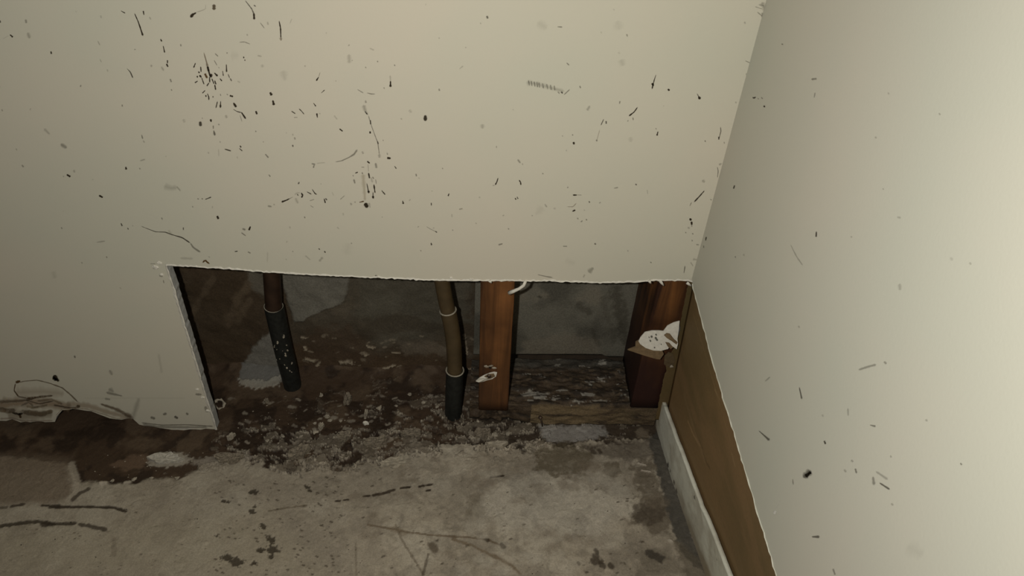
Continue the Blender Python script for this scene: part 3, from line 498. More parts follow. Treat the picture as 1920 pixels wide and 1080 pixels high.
for i in range(60):
    x, y = rr.uniform(0, 400), rr.uniform(920, 1079); s = rr.uniform(1.5, 3); P.stroke([(x, y), (x+s, y)], s, (.06, .045, .03), rr.uniform(.3, .8))
# stains, a shiny patch and a dark band, by the plate and side wall
P.poly([(1015, 797), (1128, 796), (1140, 815), (1110, 824), (1030, 828), (1015, 815)], (.25, .235, .215), .8, 5, 8, 220, .4)  # shiny grey patch at the plate's foot, its sheen painted in as paler colour
P.poly([(1005, 845), (1060, 830), (1110, 850), (1105, 885), (1060, 900), (1005, 880)], (.080, .064, .040), .85, 8, 20, 170, .45)
P.poly([(1128, 868), (1160, 866), (1165, 885), (1150, 898), (1132, 888)], (.08, .064, .042), .75, 5, 10, 220, .3)
P.poly([(1095, 838), (1225, 822), (1228, 862), (1180, 868), (1120, 850)], (.055, .042, .030), .65, 8, 14, 150, .3)
P.poly([(1180, 880), (1225, 860), (1250, 930), (1268, 985), (1230, 1000), (1180, 975), (1205, 940)], (.085, .068, .047), .8, 8, 24, 170, .4)
P.poly([(1185, 950), (1240, 935), (1250, 970), (1215, 985), (1185, 975)], (.05, .038, .026), .75, 6, 16, 220, .4)
P.poly([(1200, 1030), (1250, 1030), (1300, 1080), (1190, 1085)], (.10, .085, .062), .6, 10, 16, 140, .4)
P.stroke([(1222, 1038), (1238, 1045)], 18, (.03, .024, .018), .85, .9)
P.poly([(1216, 825), (1238, 800), (1262, 880), (1290, 980), (1330, 1080), (1300, 1060), (1276, 1034), (1250, 960), (1234, 890)], (.046, .042, .035), .92, 3, 7, 260, .15)  # dark grey band on the floor alongside the drywall strip
P.poly([(1255, 1000), (1300, 1040), (1345, 1085), (1290, 1085), (1270, 1040)], (.08, .066, .046), .7, 6, 12, 200, .4)
P.poly([(872, 928), (905, 924), (900, 945), (912, 960), (890, 975), (868, 962), (880, 945)], (.12, .10, .072), .65, 6, 9, 260, .5)
for x, y, s in ((1121, 1045, 14), (1128, 1055, 12), (1118, 1032, 8), (1110, 843, 12), (1125, 845, 9), (1145, 1060, 9), (1085, 1055, 6), (1172, 1055, 5), (1112, 1050, 9)): P.stroke([(x-s*.2, y), (x+s*.2, y+s*.5)], s, (.038, .028, .018), .85, .9, seed=int(x))
for x, y, l, c in ((1196, 870, 14, .3), (1203, 883, 16, .34), (1255, 1012, 5, .3)): P.stroke([(x, y), (x+l, y+3)], 4, (c, c*.88, c*.72), .9, .6, hgt=.002)
P.poly([(1200, 800), (1218, 806), (1216, 820), (1198, 822), (1190, 808)], (.15, .12, .085), .7, 4, 7, 200)
for i in range(46):                                      # pale worn patches
    x, y = rr.uniform(860, 1180), rr.uniform(880, 1075); s = rr.uniform(8, 26); P.stroke([(x, y), (x+s*.6, y-s*.2)], s, (.32, .29, .235), rr.uniform(.15, .5), 1.0, .8, 120, seed=i)
for i in range(40):
    x, y = rr.uniform(620, 1230), rr.uniform(850, 1040); s = rr.uniform(6, 26); P.stroke([(x, y), (x+s, y+rr.uniform(-6, 6))], s, (.13, .105, .075), rr.uniform(.2, .5), 1.2, .8, 150, seed=i+90)
C[:] = C*(1.2+.22*(1-mud))[..., None]
# the pale slick patch behind the black-sleeved pipe ends here, mud banks up against the rear wall
P.poly([(458, 680), (545, 680), (545, 708), (522, 718), (480, 722), (448, 714)], (.165, .16, .145), .95, 3, 8, 120)
P.poly([(446, 712), (470, 714), (500, 715), (528, 706), (522, 724), (480, 730), (450, 722)], (.32, .30, .25), .8, 2, 8, 350, hgt=.002)
bank = sstep(.685, .74, B)*np.interp(A, [-.45, -.02, .0], [1, 1, 0]); Z += bank*(.004+.012*fbm(A, B, 30, 3, 59))
Z = np.where(B > .64, np.minimum(Z, zf(A)+.03), Z)
for i in range(70):                                     # small pale scabs lying in the mud
    x, y = rr.uniform(430, 890), rr.uniform(735, 850); s = rr.uniform(3, 9); P.stroke([(x, y), (x+s, y+rr.uniform(-3, 3))], s, (.26, .225, .175), rr.uniform(.5, .95), 1.2, .4, 330, hgt=.0015, seed=i+300)
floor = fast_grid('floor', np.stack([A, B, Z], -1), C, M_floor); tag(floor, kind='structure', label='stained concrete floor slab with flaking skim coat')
def fz(x, y):
    i = np.clip(np.searchsorted(gx, x), 0, len(gx)-1); j = np.clip(np.searchsorted(gy, y), 0, len(gy)-1); return float(Z[i, j])

# ------------------------------------------------------------------ rear of the open bay
hx = np.arange(-.62, .012, .0013); hz = np.arange(-.03, .52, .0013)
A2, B2 = np.meshgrid(hx, hz, indexing='ij'); C2 = np.zeros(A2.shape+(3,)); C2[:] = (.062, .053, .040)
b2 = fbm(A2, B2, 11, 4, 61); m2 = fbm(A2, B2, 45, 5, 62)
C2 = mix(C2, (.040, .030, .020), sstep(.42, .62, b2)); C2 = mix(C2, (.085, .072, .055), .6*sstep(.55, .7, m2))
Y2 = YC-(b2-.5)*.014-(m2-.5)*.004
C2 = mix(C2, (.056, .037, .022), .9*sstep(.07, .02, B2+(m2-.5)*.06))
P2 = Paint(A2, B2, C2, lambda x, y: onY(x, y, YC)[[0, 2]], 1/1650.); P2.Z = Y2
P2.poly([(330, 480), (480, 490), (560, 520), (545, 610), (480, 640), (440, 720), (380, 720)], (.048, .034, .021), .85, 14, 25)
for q, wd in (([(480, 520), (450, 555), (425, 610)], 16), ([(470, 560), (455, 580), (445, 605)], 12), ([(400, 520), (375, 560), (360, 590)], 10), ([(520, 520), (470, 530), (440, 560)], 14)): P2.stroke(q, wd, (.082, .062, .042), .75, 1., .7, 90)
P2.poly([(470, 505), (525, 505), (520, 560), (500, 560), (480, 545), (465, 525)], (.105, .098, .082), .8, 6, 9)
P2.poly([(525, 500), (655, 503), (653, 545), (640, 572), (600, 585), (570, 600), (550, 607), (538, 560)], (.125, .122, .108), .95, 3, 6, 90, hgt=-.002)
P2.poly([(508, 618), (482, 640), (468, 662), (452, 695), (445, 712), (480, 724), (520, 722), (545, 712), (530, 640)], (.150, .147, .135), .95, 3, 8, 120, hgt=-.002)
P2.poly([(445, 712), (470, 716), (500, 716), (530, 708), (525, 724), (480, 730), (450, 722)], (.30, .28, .24), .85, 2, 7, 350, hgt=-.003)
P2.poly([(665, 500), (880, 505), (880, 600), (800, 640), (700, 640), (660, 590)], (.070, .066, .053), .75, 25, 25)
P2.poly([(680, 560), (760, 545), (740, 580), (690, 585)], (.10, .095, .078), .5, 15, 12)
P2.poly([(750, 645), (800, 640), (850, 655), (830, 665), (760, 665)], (.12, .102, .08), .6, 6, 9, 150)
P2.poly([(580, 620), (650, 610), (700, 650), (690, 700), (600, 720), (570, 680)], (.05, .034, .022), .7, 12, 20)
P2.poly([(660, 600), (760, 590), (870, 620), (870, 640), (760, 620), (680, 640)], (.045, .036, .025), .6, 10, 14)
for x0, y0, x1, y1, wd in ((690, 650, 700, 652, 7), (686, 665, 690, 664, 5), (680, 693, 715, 697, 11), (640, 680, 660, 680, 8), (660, 715, 690, 722, 9), (715, 690, 740, 684, 4), (790, 703, 810, 705, 6), (735, 660, 750, 662, 4), (630, 700, 645, 706, 6), (570, 650, 574, 655, 6), (565, 632, 578, 634, 5), (574, 672, 588, 676, 7), (870, 625, 876, 660, 4), (867, 690, 895, 688, 4), (585, 690, 600, 680, 5)):
    P2.stroke([(x0, y0), (x1, y1)], wd, (.23, .20, .155), .9, 1.7, .3, 380, hgt=-.002, seed=x0)
for i in range(70):
    x, y = rr.uniform(560, 890), rr.uniform(630, 720); s = rr.uniform(2, 7); P2.stroke([(x, y), (x+s, y+rr.uniform(-2, 2))], s, (.18, .155, .12), rr.uniform(.3, .8), 1.2, .5, 300, seed=i+500)
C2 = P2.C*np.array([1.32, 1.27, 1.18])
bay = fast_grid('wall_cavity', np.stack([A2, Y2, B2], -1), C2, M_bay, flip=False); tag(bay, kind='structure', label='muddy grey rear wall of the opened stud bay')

# ------------------------------------------------------------------ studs, plate, panel
def box_part(name, x0, x1, y0, y1, z0, z1, mat, parent, bev=.0015, cuts=0, jit=0, seed=0):
    base = wloc(parent)
    bm = bmesh.new(); bmesh.ops.create_cube(bm, size=1)
    for v in bm.verts: v.co = Vector(((x0+x1)/2+v.co.x*(x1-x0), (y0+y1)/2+v.co.y*(y1-y0), (z0+z1)/2+v.co.z*(z1-z0)))-Vector(tuple(base))
    if bev: bmesh.ops.bevel(bm, geom=bm.edges[:], offset=bev, segments=2, affect='EDGES')
    me = bpy.data.meshes.new(name); bm.to_mesh(me); bm.free(); me.materials.append(mat); return link(bpy.data.objects.new(name, me), parent)
ZT = .049                                  # top of the plate near the stud
def stud(name, x0, x1, z0, z1, mat, lean, label):
    b = ((x0+x1)/2, (YS+.715)/2, z0); nz_ = 40; prof = []
    r = .0022; y0, y1 = YS+.0004, .7150
    for cx, cy, a0 in ((x0+r, y0+r, 180), (x1-r, y0+r, 270), (x1-r, y1-r, 0), (x0+r, y1-r, 90)):
        for k in range(4): a = math.radians(a0+k*30); prof.append((cx+r*math.cos(a), cy+r*math.sin(a)))
    V = []; Fc = []; n = len(prof)
    for i in range(nz_):
        t = i/(nz_-1); z = z0+(z1-z0)*t; s = random.Random(i+int(abs(x0)*999))
        for j, (x, y) in enumerate(prof): V.append((x+lean*t+s.uniform(-.0003, .0003), y+s.uniform(-.0002, .0002), z))
    for i in range(nz_-1):
        for j in range(n): Fc.append((i*n+j, i*n+(j+1) % n, (i+1)*n+(j+1) % n, (i+1)*n+j))
    Fc += [tuple(range(n))[::-1], tuple((nz_-1)*n+j for j in range(n))]
    return tag(mesh_obj(name, V, Fc, mat, None, True, b), label, 'stud')
p0, p1 = onY(897, 765, YS), onY(953, 765, YS); q0, q1 = onY(900, 527, YS), onY(966, 527, YS)
st1 = stud('wall_stud', p0[0], p0[0]+.0378, p0[2]-.004, .75, M_stud, (q0[0]-p0[0])*2.6, 'reddish brown wooden stud standing in the middle of the wall opening')
c0 = onY(1203, 757, YS)
cs = stud('wall_stud', .1935, .2300, c0[2]-.008, .75, M_studc, 0, 'dark corner stud beside the brown board, half hidden by torn paper')

# plate: closed, knobbly cross-section swept along X
ux = np.arange(-.012, .232, .0011); prof = []
for t in np.linspace(0, 1, 62): prof.append((.7145-t*(.7145-.634), 1.0))
for t in np.linspace(.12, 1, 30): prof.append((.634-.0012*math.sin(t*3.1), 1.0-t))
prof.append((.7145, 0.0)); prof = np.array(prof); nP = len(prof)
AU = np.repeat(ux[:, None], nP, 1); PY = np.repeat(prof[None, :, 0], len(ux), 0); PT = np.repeat(prof[None, :, 1], len(ux), 0)
top = ZT+(AU-.07)*.045; bot = zf(AU)-.004
n1 = fbm(AU*.35, PY-PT*.03, 150, 4, 71); n2 = fbm(AU*.5, PY-PT*.05, 260, 4, 72)
PZ = bot+(top-bot)*PT+np.where(PT > .99, (n1-.5)*.010, 0); front = (PT < .999) & (PT > 0)
PYY = PY+np.where(front, (n1-.5)*.006, 0)
er = sstep(.065, .03, AU)                 # eaten away at the left end
PYY = PYY+np.where(front, er*.012*(fbm(AU, PT*.04, 90, 3, 73)), 0)
CP = np.zeros(AU.shape+(3,)); CP[:] = (.050, .034, .021)
CP = mix(CP, (.025, .018, .012), sstep(.45, .6, n1)); CP = mix(CP, (.085, .060, .036), .7*sstep(.52, .66, n2))
topm = (PT > .99)*1.
CP = mix(CP, (.040, .037, .030), topm*sstep(.690, .705, PY)*.8)
d1 = fbm(AU*.30, PY+(n1-.5)*.008, 170, 5, 75, .65)
CP = mix(CP, (.30, .28, .24), topm*.75*sstep(.625, .66, d1+.14*np.exp(-((PY-.646)/.007)**2)-.045+.05*np.exp(-((PY-.676)/.005)**2))*np.interp(AU, [.04, .06, .19, .21], [.5, .9, .9, .3]))
CP = mix(CP, (.165, .120, .066), (front & (AU > .068))*.9*np.interp(AU, [.07, .17, .21], [1, .9, .4])*sstep(.30, .55, fbm(AU*.25, PT*.05, 170, 4, 77)))
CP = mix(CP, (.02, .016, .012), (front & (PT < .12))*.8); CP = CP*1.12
plate = fast_grid('sill_plate', np.stack([AU, PYY, PZ], -1), CP, M_plate, closed_v=True, caps=True)
tag(plate, 'rotten dark wooden sill plate lying between the two studs', 'timber')
v = plate.data
for vv in v.vertices: vv.co -= Vector((.11, .67, .02))
plate.location = (.11, .67, .02)
# nail standing at the plate's front edge
nl = empty('rusty_nail', tuple(onY(1016, 800, .630)))
V, Fc = tube([onY(1018, 803, .629), onY(1016, 793, .628), onY(1013, 784, .627)], [.0012, .0013, .0011], 7); mesh_obj('shank', V, Fc, M_steel, nl, True)
hp = onY(1013, 783, .627); V, Fc = tube([hp, hp+np.array([-.0006, -.0006, .0012])], [.0026, .0024], 10); mesh_obj('head', V, Fc, M_steel, nl, True)
tag(nl, 'bent rusty nail at the front edge of the sill plate', 'nail')

# grey panel closing the right bay
kx = np.arange(-.01, .222, .0014); kz = np.arange(0, 1, .004)
A3 = np.repeat(kx[:, None], len(kz), 1); T3 = np.repeat(kz[None], len(kx), 0)
zb = ZT+(A3-.07)*.045+.0050-.004*sstep(.165, .172, A3); B3 = zb+(.52-zb)*T3
C3 = np.zeros(A3.shape+(3,)); C3[:] = (.088, .087, .076); b3 = fbm(A3, B3, 16, 5, 81)
C3 = mix(C3, (.055, .054, .047), sstep(.45, .65, b3)); C3 = mix(C3, (.12, .112, .094), .6*sstep(.55, .7, fbm(A3, B3, 24, 4, 82)))
P3 = Paint(A3, B3, C3, lambda x, y: onY(x, y, .7185)[[0, 2]], 1/1650.); P3.Z = B3*0
for x0, y0, x1, y1, wd, al in ((965, 668, 1000, 668, 10, .8), (1010, 668, 1100, 664, 7, .7), (1085, 570, 1100, 585, 16, .5), (1095, 640, 1110, 655, 14, .6), (1110, 620, 1120, 645, 10, .5), (1000, 655, 1040, 660, 8, .5), (1155, 545, 1175, 640, 24, .6), (1130, 560, 1150, 640, 14, .3), (1010, 556, 1014, 558, 4, .9)):
    P3.stroke([(x0, y0), (x1, y1)], wd, (.028, .025, .019), al, 1.2, .7, 220, seed=x0)
P3.poly([(980, 640), (1060, 625), (1120, 640), (1130, 668), (970, 676)], (.125, .115, .096), .6, 12, 14)
C3 = P3.C*np.array([1.62, 1.54, 1.40])
pan = fast_grid('bay_panel', np.stack([A3, .7185+(b3-.5)*.002, B3], -1), C3, M_bay)
sm = pan.modifiers.new('thickness', 'SOLIDIFY'); sm.thickness = .008; sm.offset = -1
for vv in pan.data.vertices: vv.co -= Vector((.1, .72, .06))
pan.location = (.1, .72, .06)
tag(pan, 'grey stained panel closing the bay between the two studs', 'panel')

# ------------------------------------------------------------------ brown board and the drywall strip by the side wall
fb = np.array([onF(*p) for p in ((1228, 793), (1258, 897), (1325, 1080))]); o_ = np.argsort(fb[:, 1]); fb = fb[o_]
yy = np.concatenate([[-1.3, .2], fb[:, 1], [.66]]); xx = np.concatenate([[fb[0, 0]+.03, fb[0, 0]+.022], fb[:, 0], [fb[2, 0]-.001]])
def foot(Y): return np.interp(Y, yy, xx)
def board_x(Y, Zw, offs=0.):
    t = np.clip((.268-Zw)/.262, 0, 1.05); return (1-t)*(XR+.0055)+t*(foot(Y)+.008)+offs
jy = np.concatenate([np.arange(-1.3, .2, .05), np.arange(.2, .6215, .002)]); jz = np.concatenate([np.arange(.0, .29, .002), [.33, .4]])
A4 = np.repeat(jy[:, None], len(jz), 1); B4 = np.repeat(jz[None], len(jy), 0)
A4e = A4.copy()
jm = (np.arange(len(jy)) == len(jy)-1)
A4e[-1] += .0055
C4 = np.zeros(A4.shape+(3,)); C4[:] = (.118, .076, .037)
C4 = mix(C4, (.092, .063, .030), sstep(.4, .65, fbm(A4, B4, 9, 4, 92))); C4 = mix(C4, (.14, .086, .045), .5*sstep(.5, .7, fbm(A4*.3, B4, 30, 4, 93)))
def on_board(x, y):
    Xg = XR+.01
    for _ in range(6): p = onX(x, y, Xg); Xg = float(board_x(p[1], p[2]))
    return np.array([p[1], p[2]])
P4 = Paint(A4, B4, C4, on_board, 1/1900.); P4.Z = A4*0
for q, wd, c, al in (([(1290, 790), (1300, 815), (1312, 835)], 5, (.20, .13, .07), .6), ([(1318, 848), (1325, 868), (1332, 880)], 4, (.06, .038, .02), .7), ([(1300, 800), (1318, 842)], 4, (.07, .045, .022), .6), ([(1372, 850), (1378, 875)], 4, (.20, .14, .08), .5), ([(1340, 730), (1350, 750)], 3, (.2, .14, .08), .5), ([(1283, 740), (1300, 800), (1320, 860)], 14, (.15, .10, .055), .35), ([(1300, 590), (1330, 690), (1370, 830)], 4, (.17, .115, .06), .3)):
    P4.stroke(q, wd, c, al, .8, .6, 220)
C4 = P4.C*np.array([2.15, 2.15, 2.0])
# torn paper lapping round onto the face of the corner stud
lp = np.array([onY(x, y, YS-.0012) for x, y in ((1288, 530), (1286, 545), (1281, 570), (1277, 590), (1274, 610), (1268, 640), (1256, 662), (1246, 676), (1249, 690), (1243, 705), (1241, 720), (1236, 738), (1233, 760))])[::-1]
lx = np.interp(jz, lp[:, 2], lp[:, 0])+(fbm(jz, jz*0+3, 260, 3, 104)-.5)*.0022
X4 = board_x(A4, B4); ex, ey = X4[-1], A4e[-1]; lap = []
for t in np.linspace(-.05, 1, 9): lap.append(np.stack([ex+(np.minimum(lx, ex)-ex)*t, np.full(len(jz), ey[0]-.0004), jz], -1))
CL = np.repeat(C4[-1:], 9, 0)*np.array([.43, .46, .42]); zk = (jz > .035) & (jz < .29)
brd = fast_grid('backing_board', np.stack([X4, A4e, B4], -1), C4, M_board, flip=True)
sm = brd.modifiers.new('thickness', 'SOLIDIFY'); sm.thickness = .0008; sm.offset = -1
tag(brd, 'brown paper-faced board showing below the cut side wall', 'board')
# strip
stop = np.array([(1233, 738), (1240, 748), (1252, 783), (1272, 837), (1311, 943), (1366, 1080)], float)
sp = []
for x, y in stop:
    Xg = XR
    for _ in range(8): p = onX(x, y, Xg); Xg = float(board_x(p[1], p[2], -.0075))
    sp.append(p)
sp = np.array(sp); o_ = np.argsort(sp[:, 1]); sp = sp[o_]
def stop_z(Y): return np.interp(Y, np.concatenate([[-1.3], sp[:, 1]]), np.concatenate([[sp[0, 2]+.02], sp[:, 2]]))
yend = sp[-1, 1]
sy = np.concatenate([np.arange(-1.3, .2, .05), np.arange(.2, yend, .0016), [yend]]); stt = np.linspace(0, 1, 60)
A5 = np.repeat(sy[:, None], 60, 1); T5 = np.repeat(stt[None], len(sy), 0)
low = zf(.24)-.004+.030*sstep(yend-.020, yend, A5)
B5 = low+(stop_z(A5)-low)*T5; X5 = board_x(A5, B5, -.0075)+(fbm(A5, B5, 60, 3, 95)-.5)*.0012
A5 = A5+sstep(yend-.01, yend, A5)*(fbm(B5, B5*0, 160, 3, 96)-.5)*.006
C5 = np.zeros(A5.shape+(3,)); C5[:] = (.70, .70, .60)
C5 = mix(C5, (.52, .49, .40), .6*sstep(.5, .68, fbm(A5, B5, 40, 4, 97)))
gr = sstep(.55, .10, T5+(fbm(A5, B5, 70, 4, 98)-.5)*.35)*np.interp(A5, [.3, .42, .5, .56], [1, 1, .85, .15])
C5 = mix(C5, (.30, .235, .15), gr*.85)
C5 = mix(C5, (.42, .37, .28), .8*sstep(yend-.035, yend-.012, A5+(fbm(A5, B5, 120, 3, 99)-.5)*.02))
def on_strip(x, y):
    Xg = XR
    for _ in range(6): p = onX(x, y, Xg); Xg = float(board_x(p[1], p[2], -.0075))
    return p
# dark grubby spots, placed in (Y, height fraction)
for px, py, s, al in ((1252, 872, 9, .9), (1256, 882, 7, .8), (1264, 905, 8, .8), (1268, 922, 8, .7), (1272, 940, 6, .6), (1302, 932, 5, .8), (1344, 1048, 3, .8), (1245, 760, 8, .4), (1288, 990, 5, .5)):
    p = on_strip(px, py); d = np.hypot(A5-p[1], (B5-p[2])*.6)+(fbm(A5, B5, 300, 3, 101)-.5)*s/1500
    C5 = mix(C5, (.05, .04, .03), al*(1-sstep(s/3400*.6, s/3400*1.3, d)))
stp = fast_grid('drywall_strip', np.stack([X5, A5, B5], -1), C5, M_strip, flip=True)
sm = stp.modifiers.new('thickness', 'SOLIDIFY'); sm.thickness = .0045; sm.offset = -1
tag(stp, 'pale leftover drywall strip leaning on the brown board at floor level', 'drywall strip')

# ------------------------------------------------------------------ pipes
def bent(path, k=8):
    path = np.array(path, float); n = len(path); out = []
    P_ = np.vstack([2*path[0]-path[1], path, 2*path[-1]-path[-2]])
    for i in range(n-1):
        a, b, c, d = P_[i:i+4]
        for t in np.linspace(0, 1, k, endpoint=False): out.append(.5*((2*b)+(c-a)*t+(2*a-5*b+4*c-d)*t*t+(3*b-a-3*c+d)*t**3))
    out.append(path[-1]); return np.array(out)
def torus(c, axis_, Rr, r, n=22, m=7):
    axis_ = np.array(axis_, float); axis_ /= np.linalg.norm(axis_); a = np.cross(axis_, (.2, 1, .1)); a /= np.linalg.norm(a); b = np.cross(axis_, a); V = []; Fc = []
    for i in range(n):
        t = 2*math.pi*i/n; d = math.cos(t)*a+math.sin(t)*b
        for j in range(m): u = 2*math.pi*j/m; V.append(c+d*(Rr+r*math.cos(u))+axis_*r*.8*math.sin(u))
    for i in range(n):
        for j in range(m): Fc.append((i*m+j, ((i+1) % n)*m+j, ((i+1) % n)*m+(j+1) % m, i*m+(j+1) % m))
    return V, Fc
b1 = onF(552, 712); b1[1] = .697
pp1 = empty('supply_pipe', tuple(b1+np.array([0, 0, -.004]))); tag(pp1, 'dark copper pipe in a black foam sleeve at the left of the opening', 'pipe')
s_lo = np.array([b1[0], .697, b1[2]-.012]); s_hi = onY(513, 574, .690); t_hi = onY(509, 505, .688)
V, Fc = tube(bent([s_lo, (s_lo*.5+s_hi*.5)+np.array([-.001, 0, 0]), s_hi]), .0118, 22, False); slv = mesh_obj('foam_sleeve', V, Fc, M_sleeve, pp1, True)
up = t_hi+(t_hi-s_hi)*3.0; V, Fc = tube([s_lo, s_hi-(t_hi-s_hi)*.05, t_hi, up], .0102, 20, False); mesh_obj('pipe_run', V, Fc, M_pipe_o, pp1, True)
V, Fc = torus(s_hi, t_hi-s_hi, .0112, .0006); mesh_obj('sleeve_rim', V, Fc, M_ring, slv, True)
rs = random.Random(3)
dsl = (s_hi-s_lo); 
for i in range(22):
    t = .30+.45*rs.random(); a = rs.uniform(-1.0, .9); c = s_lo+dsl*t+np.array([math.sin(a)*.0117, -math.cos(a)*.0117, 0]); s = rs.uniform(.0006, .0016)
    blob('plaster_fleck', c, (s, s*.6, s*1.3), M_chip, slv, i, sub=1)
b2_ = onF(849, 786); b2_[1] = .646
pp2 = empty('waste_pipe', tuple(b2_+np.array([0, 0, -.004]))); tag(pp2, 'bronze pipe bending down into a black sleeve beside the middle stud', 'pipe')
yp = .648
a_ = [onY(849, 782, yp)+np.array([0, 0, -.012]), onY(851, 740, yp), onY(853, 694, yp)]
V, Fc = tube(bent(a_), .0111, 22, False); slv2 = mesh_obj('black_sleeve', V, Fc, M_sleeve, pp2, True)
V, Fc = torus(a_[2], a_[2]-a_[1], .0109, .0010); mesh_obj('sleeve_rim', V, Fc, M_ring, slv2, True)
m_ = [onY(853, 700, yp), onY(851, 650, yp+.001), onY(846, 610, yp+.002), onY(840, 582, yp+.003)]
V, Fc = tube(bent(m_), .0095, 22, False); mesh_obj('pipe_bend', V, Fc, M_pipe_b, pp2, True)
u_ = [onY(840, 583, yp+.003), onY(834, 555, yp+.004), onY(828, 522, yp+.005), onY(815, 440, yp+.007), onY(800, 330, yp+.008)]
V, Fc = tube(bent(u_), .0089, 22, False); mesh_obj('pipe_run', V, Fc, M_pipe_b, pp2, True)
V, Fc = torus(m_[3], m_[3]-m_[2], .0094, .0011); mesh_obj('joint_ring', V, Fc, M_ring, pp2, True)

# ------------------------------------------------------------------ torn scraps
def sheet(name, pts3, thick, mat, parent, nrm=(0, 1, 0), seed=0):
    c = np.mean(pts3, 0); n = len(pts3); nr = np.array(nrm, float); r = random.Random(seed)
    V = [p for p in pts3]+[p+nr*thick for p in pts3]+[c-nr*.0008, c+nr*thick]
    Fc = []
    for i in range(n):
        j = (i+1) % n; Fc += [(i, j, 2*n), (n+j, n+i, 2*n+1), (i, n+i, n+j, j)]
    return mesh_obj(name, V, Fc, mat, parent)
C8 = lambda l: [(1160+x/4.157, 510+y/4.157) for x, y in l]
whl = C8([(155,540),(170,510),(205,470),(260,458),(310,458),(348,462),(380,420),(430,395),(475,383),(470,440),(458,520),(462,560),(452,602),(424,580),(405,560),(385,600),(360,606),(330,615),(270,612),(210,592),(168,562)])
sc = empty('drywall_scrap', tuple(onY(1235, 660, .6255))); tag(sc, 'torn white drywall scrap hanging in front of the dark corner stud', 'drywall scrap')
def flapY(y): return .6245-(y-603)/57.*.013
brl = C8([(70,608),(130,585),(132,548),(155,535),(220,540),(330,590),(352,640),(322,682),(290,678),(210,655),(150,635)])
sheet('brown_backing', [onY(x, y, flapY(y)+.0012) for x, y in brl], .0016, M_brownp, sc, seed=2)
sheet('white_face', [onY(x, y, flapY(y)) for x, y in whl], .0010, M_paper_w if 'M_paper_w' in globals() else M_paper, sc, seed=1)
dk = C8([(355,495),(375,480),(400,485),(430,525),(458,550),(450,565),(415,540),(375,515)])
sheet('torn_fold', [onY(x, y, flapY(y)-.0018) for x, y in dk], .0012, M_brownp, sc)
dk = C8([(365,550),(395,555),(425,590),(405,600),(385,585)])
sheet('torn_fold', [onY(x, y, flapY(y)-.0014) for x, y in dk], .0010, M_brownp, sc)
marks('mould_spots', [(C8([(x, y), (x+3, y+6)]), s/4.157, s/4.157, .75, (.10, .10, .085)) for x, y, s in ((255, 500, 14), (290, 485, 12), (245, 532, 14), (288, 512, 18), (297, 525, 14), (278, 585, 9), (235, 505, 8), (330, 560, 7))], lambda x, y: onY(x, y, flapY(y)-.0012), (0, -1, 0), sc)
# torn brown paper lapped round the board's end
nib = empty('torn_paper', tuple(onY(1252, 690, YS-.0012))); tag(nib, 'torn brown paper edge lapping over the corner stud beside the white scrap', 'paper')
lo_ = fast_grid('paper_lap', np.array(lap)[:, zk], CL[:, zk], M_board, nib, flip=True)
sm = lo_.modifiers.new('thickness', 'SOLIDIFY'); sm.thickness = .0006; sm.offset = -1
sheet('torn_flap', [onY(x, y, .6235) for x, y in ((1246, 668), (1254, 661), (1262, 664), (1266, 676), (1261, 690), (1250, 687), (1245, 683))], .0012, M_lap, nib)
pf = onY(1259, 687, .6215); blob('plaster_crumb', pf, (.0020, .0012, .0020), M_chip, nib, 4)
# scrap on the stud with its nail
sn = empty('paper_scrap', tuple(onY(912, 712, .628))); tag(sn, 'curled white paper scrap nailed low on the middle stud', 'paper')
sheet('paper_face', [onY(x, y, .6285-(.004 if x < 905 else 0)) for x, y in ((892, 715), (899, 709), (908, 704), (918, 700), (926, 698), (932, 699), (930, 706), (923, 711), (914, 713), (905, 716), (898, 717))], .0012, M_paper, sn, seed=3)
sheet('brown_core', [onY(x, y, .6272) for x, y in ((908, 706), (916, 702), (926, 701), (928, 706), (920, 710), (911, 711))], .0008, M_brownp, sn)
hp = onY(917, 706, .6262); V, Fc = tube([hp+np.array([0, .004, 0]), hp], [.0024, .0028], 10); mesh_obj('nail_head', V, Fc, M_steel, sn, True)
for i, (x, y) in enumerate(((912, 687), (920, 686), (926, 690))): blob('paper_fibre', onY(x, y, .6295), (.0035, .0008, .0018), M_chip, sn, i, sub=1)
hp = onY(919, 690, .6293); V, Fc = tube([hp+np.array([0, .003, 0]), hp], [.0016, .0016], 8); mesh_obj('nail_hole', V, Fc, M_dark, sn, True)

# ------------------------------------------------------------------ loose crumbs and chips
def crumb(x, y, wpx, hpx, mat, label, group=None, name='plaster_chip', seed=0, thick=.0018, rot=0., sub=2):
    p = onF(x, y); s = 1/1750.; z = max(fz(p[0], p[1]), p[2]-.002)
    if B.max() and p[1] > .70: z = p[2]
    sx, sy = wpx*s/2, hpx*s/2*1.35
    o = blob(name, (p[0], p[1], z+thick*.35), (sx, sy, thick), mat, None, seed, sub=sub, amp=.55); o.rotation_euler[2] = rot
    return tag(o, label, 'plaster chip' if name == 'plaster_chip' else 'debris', group)
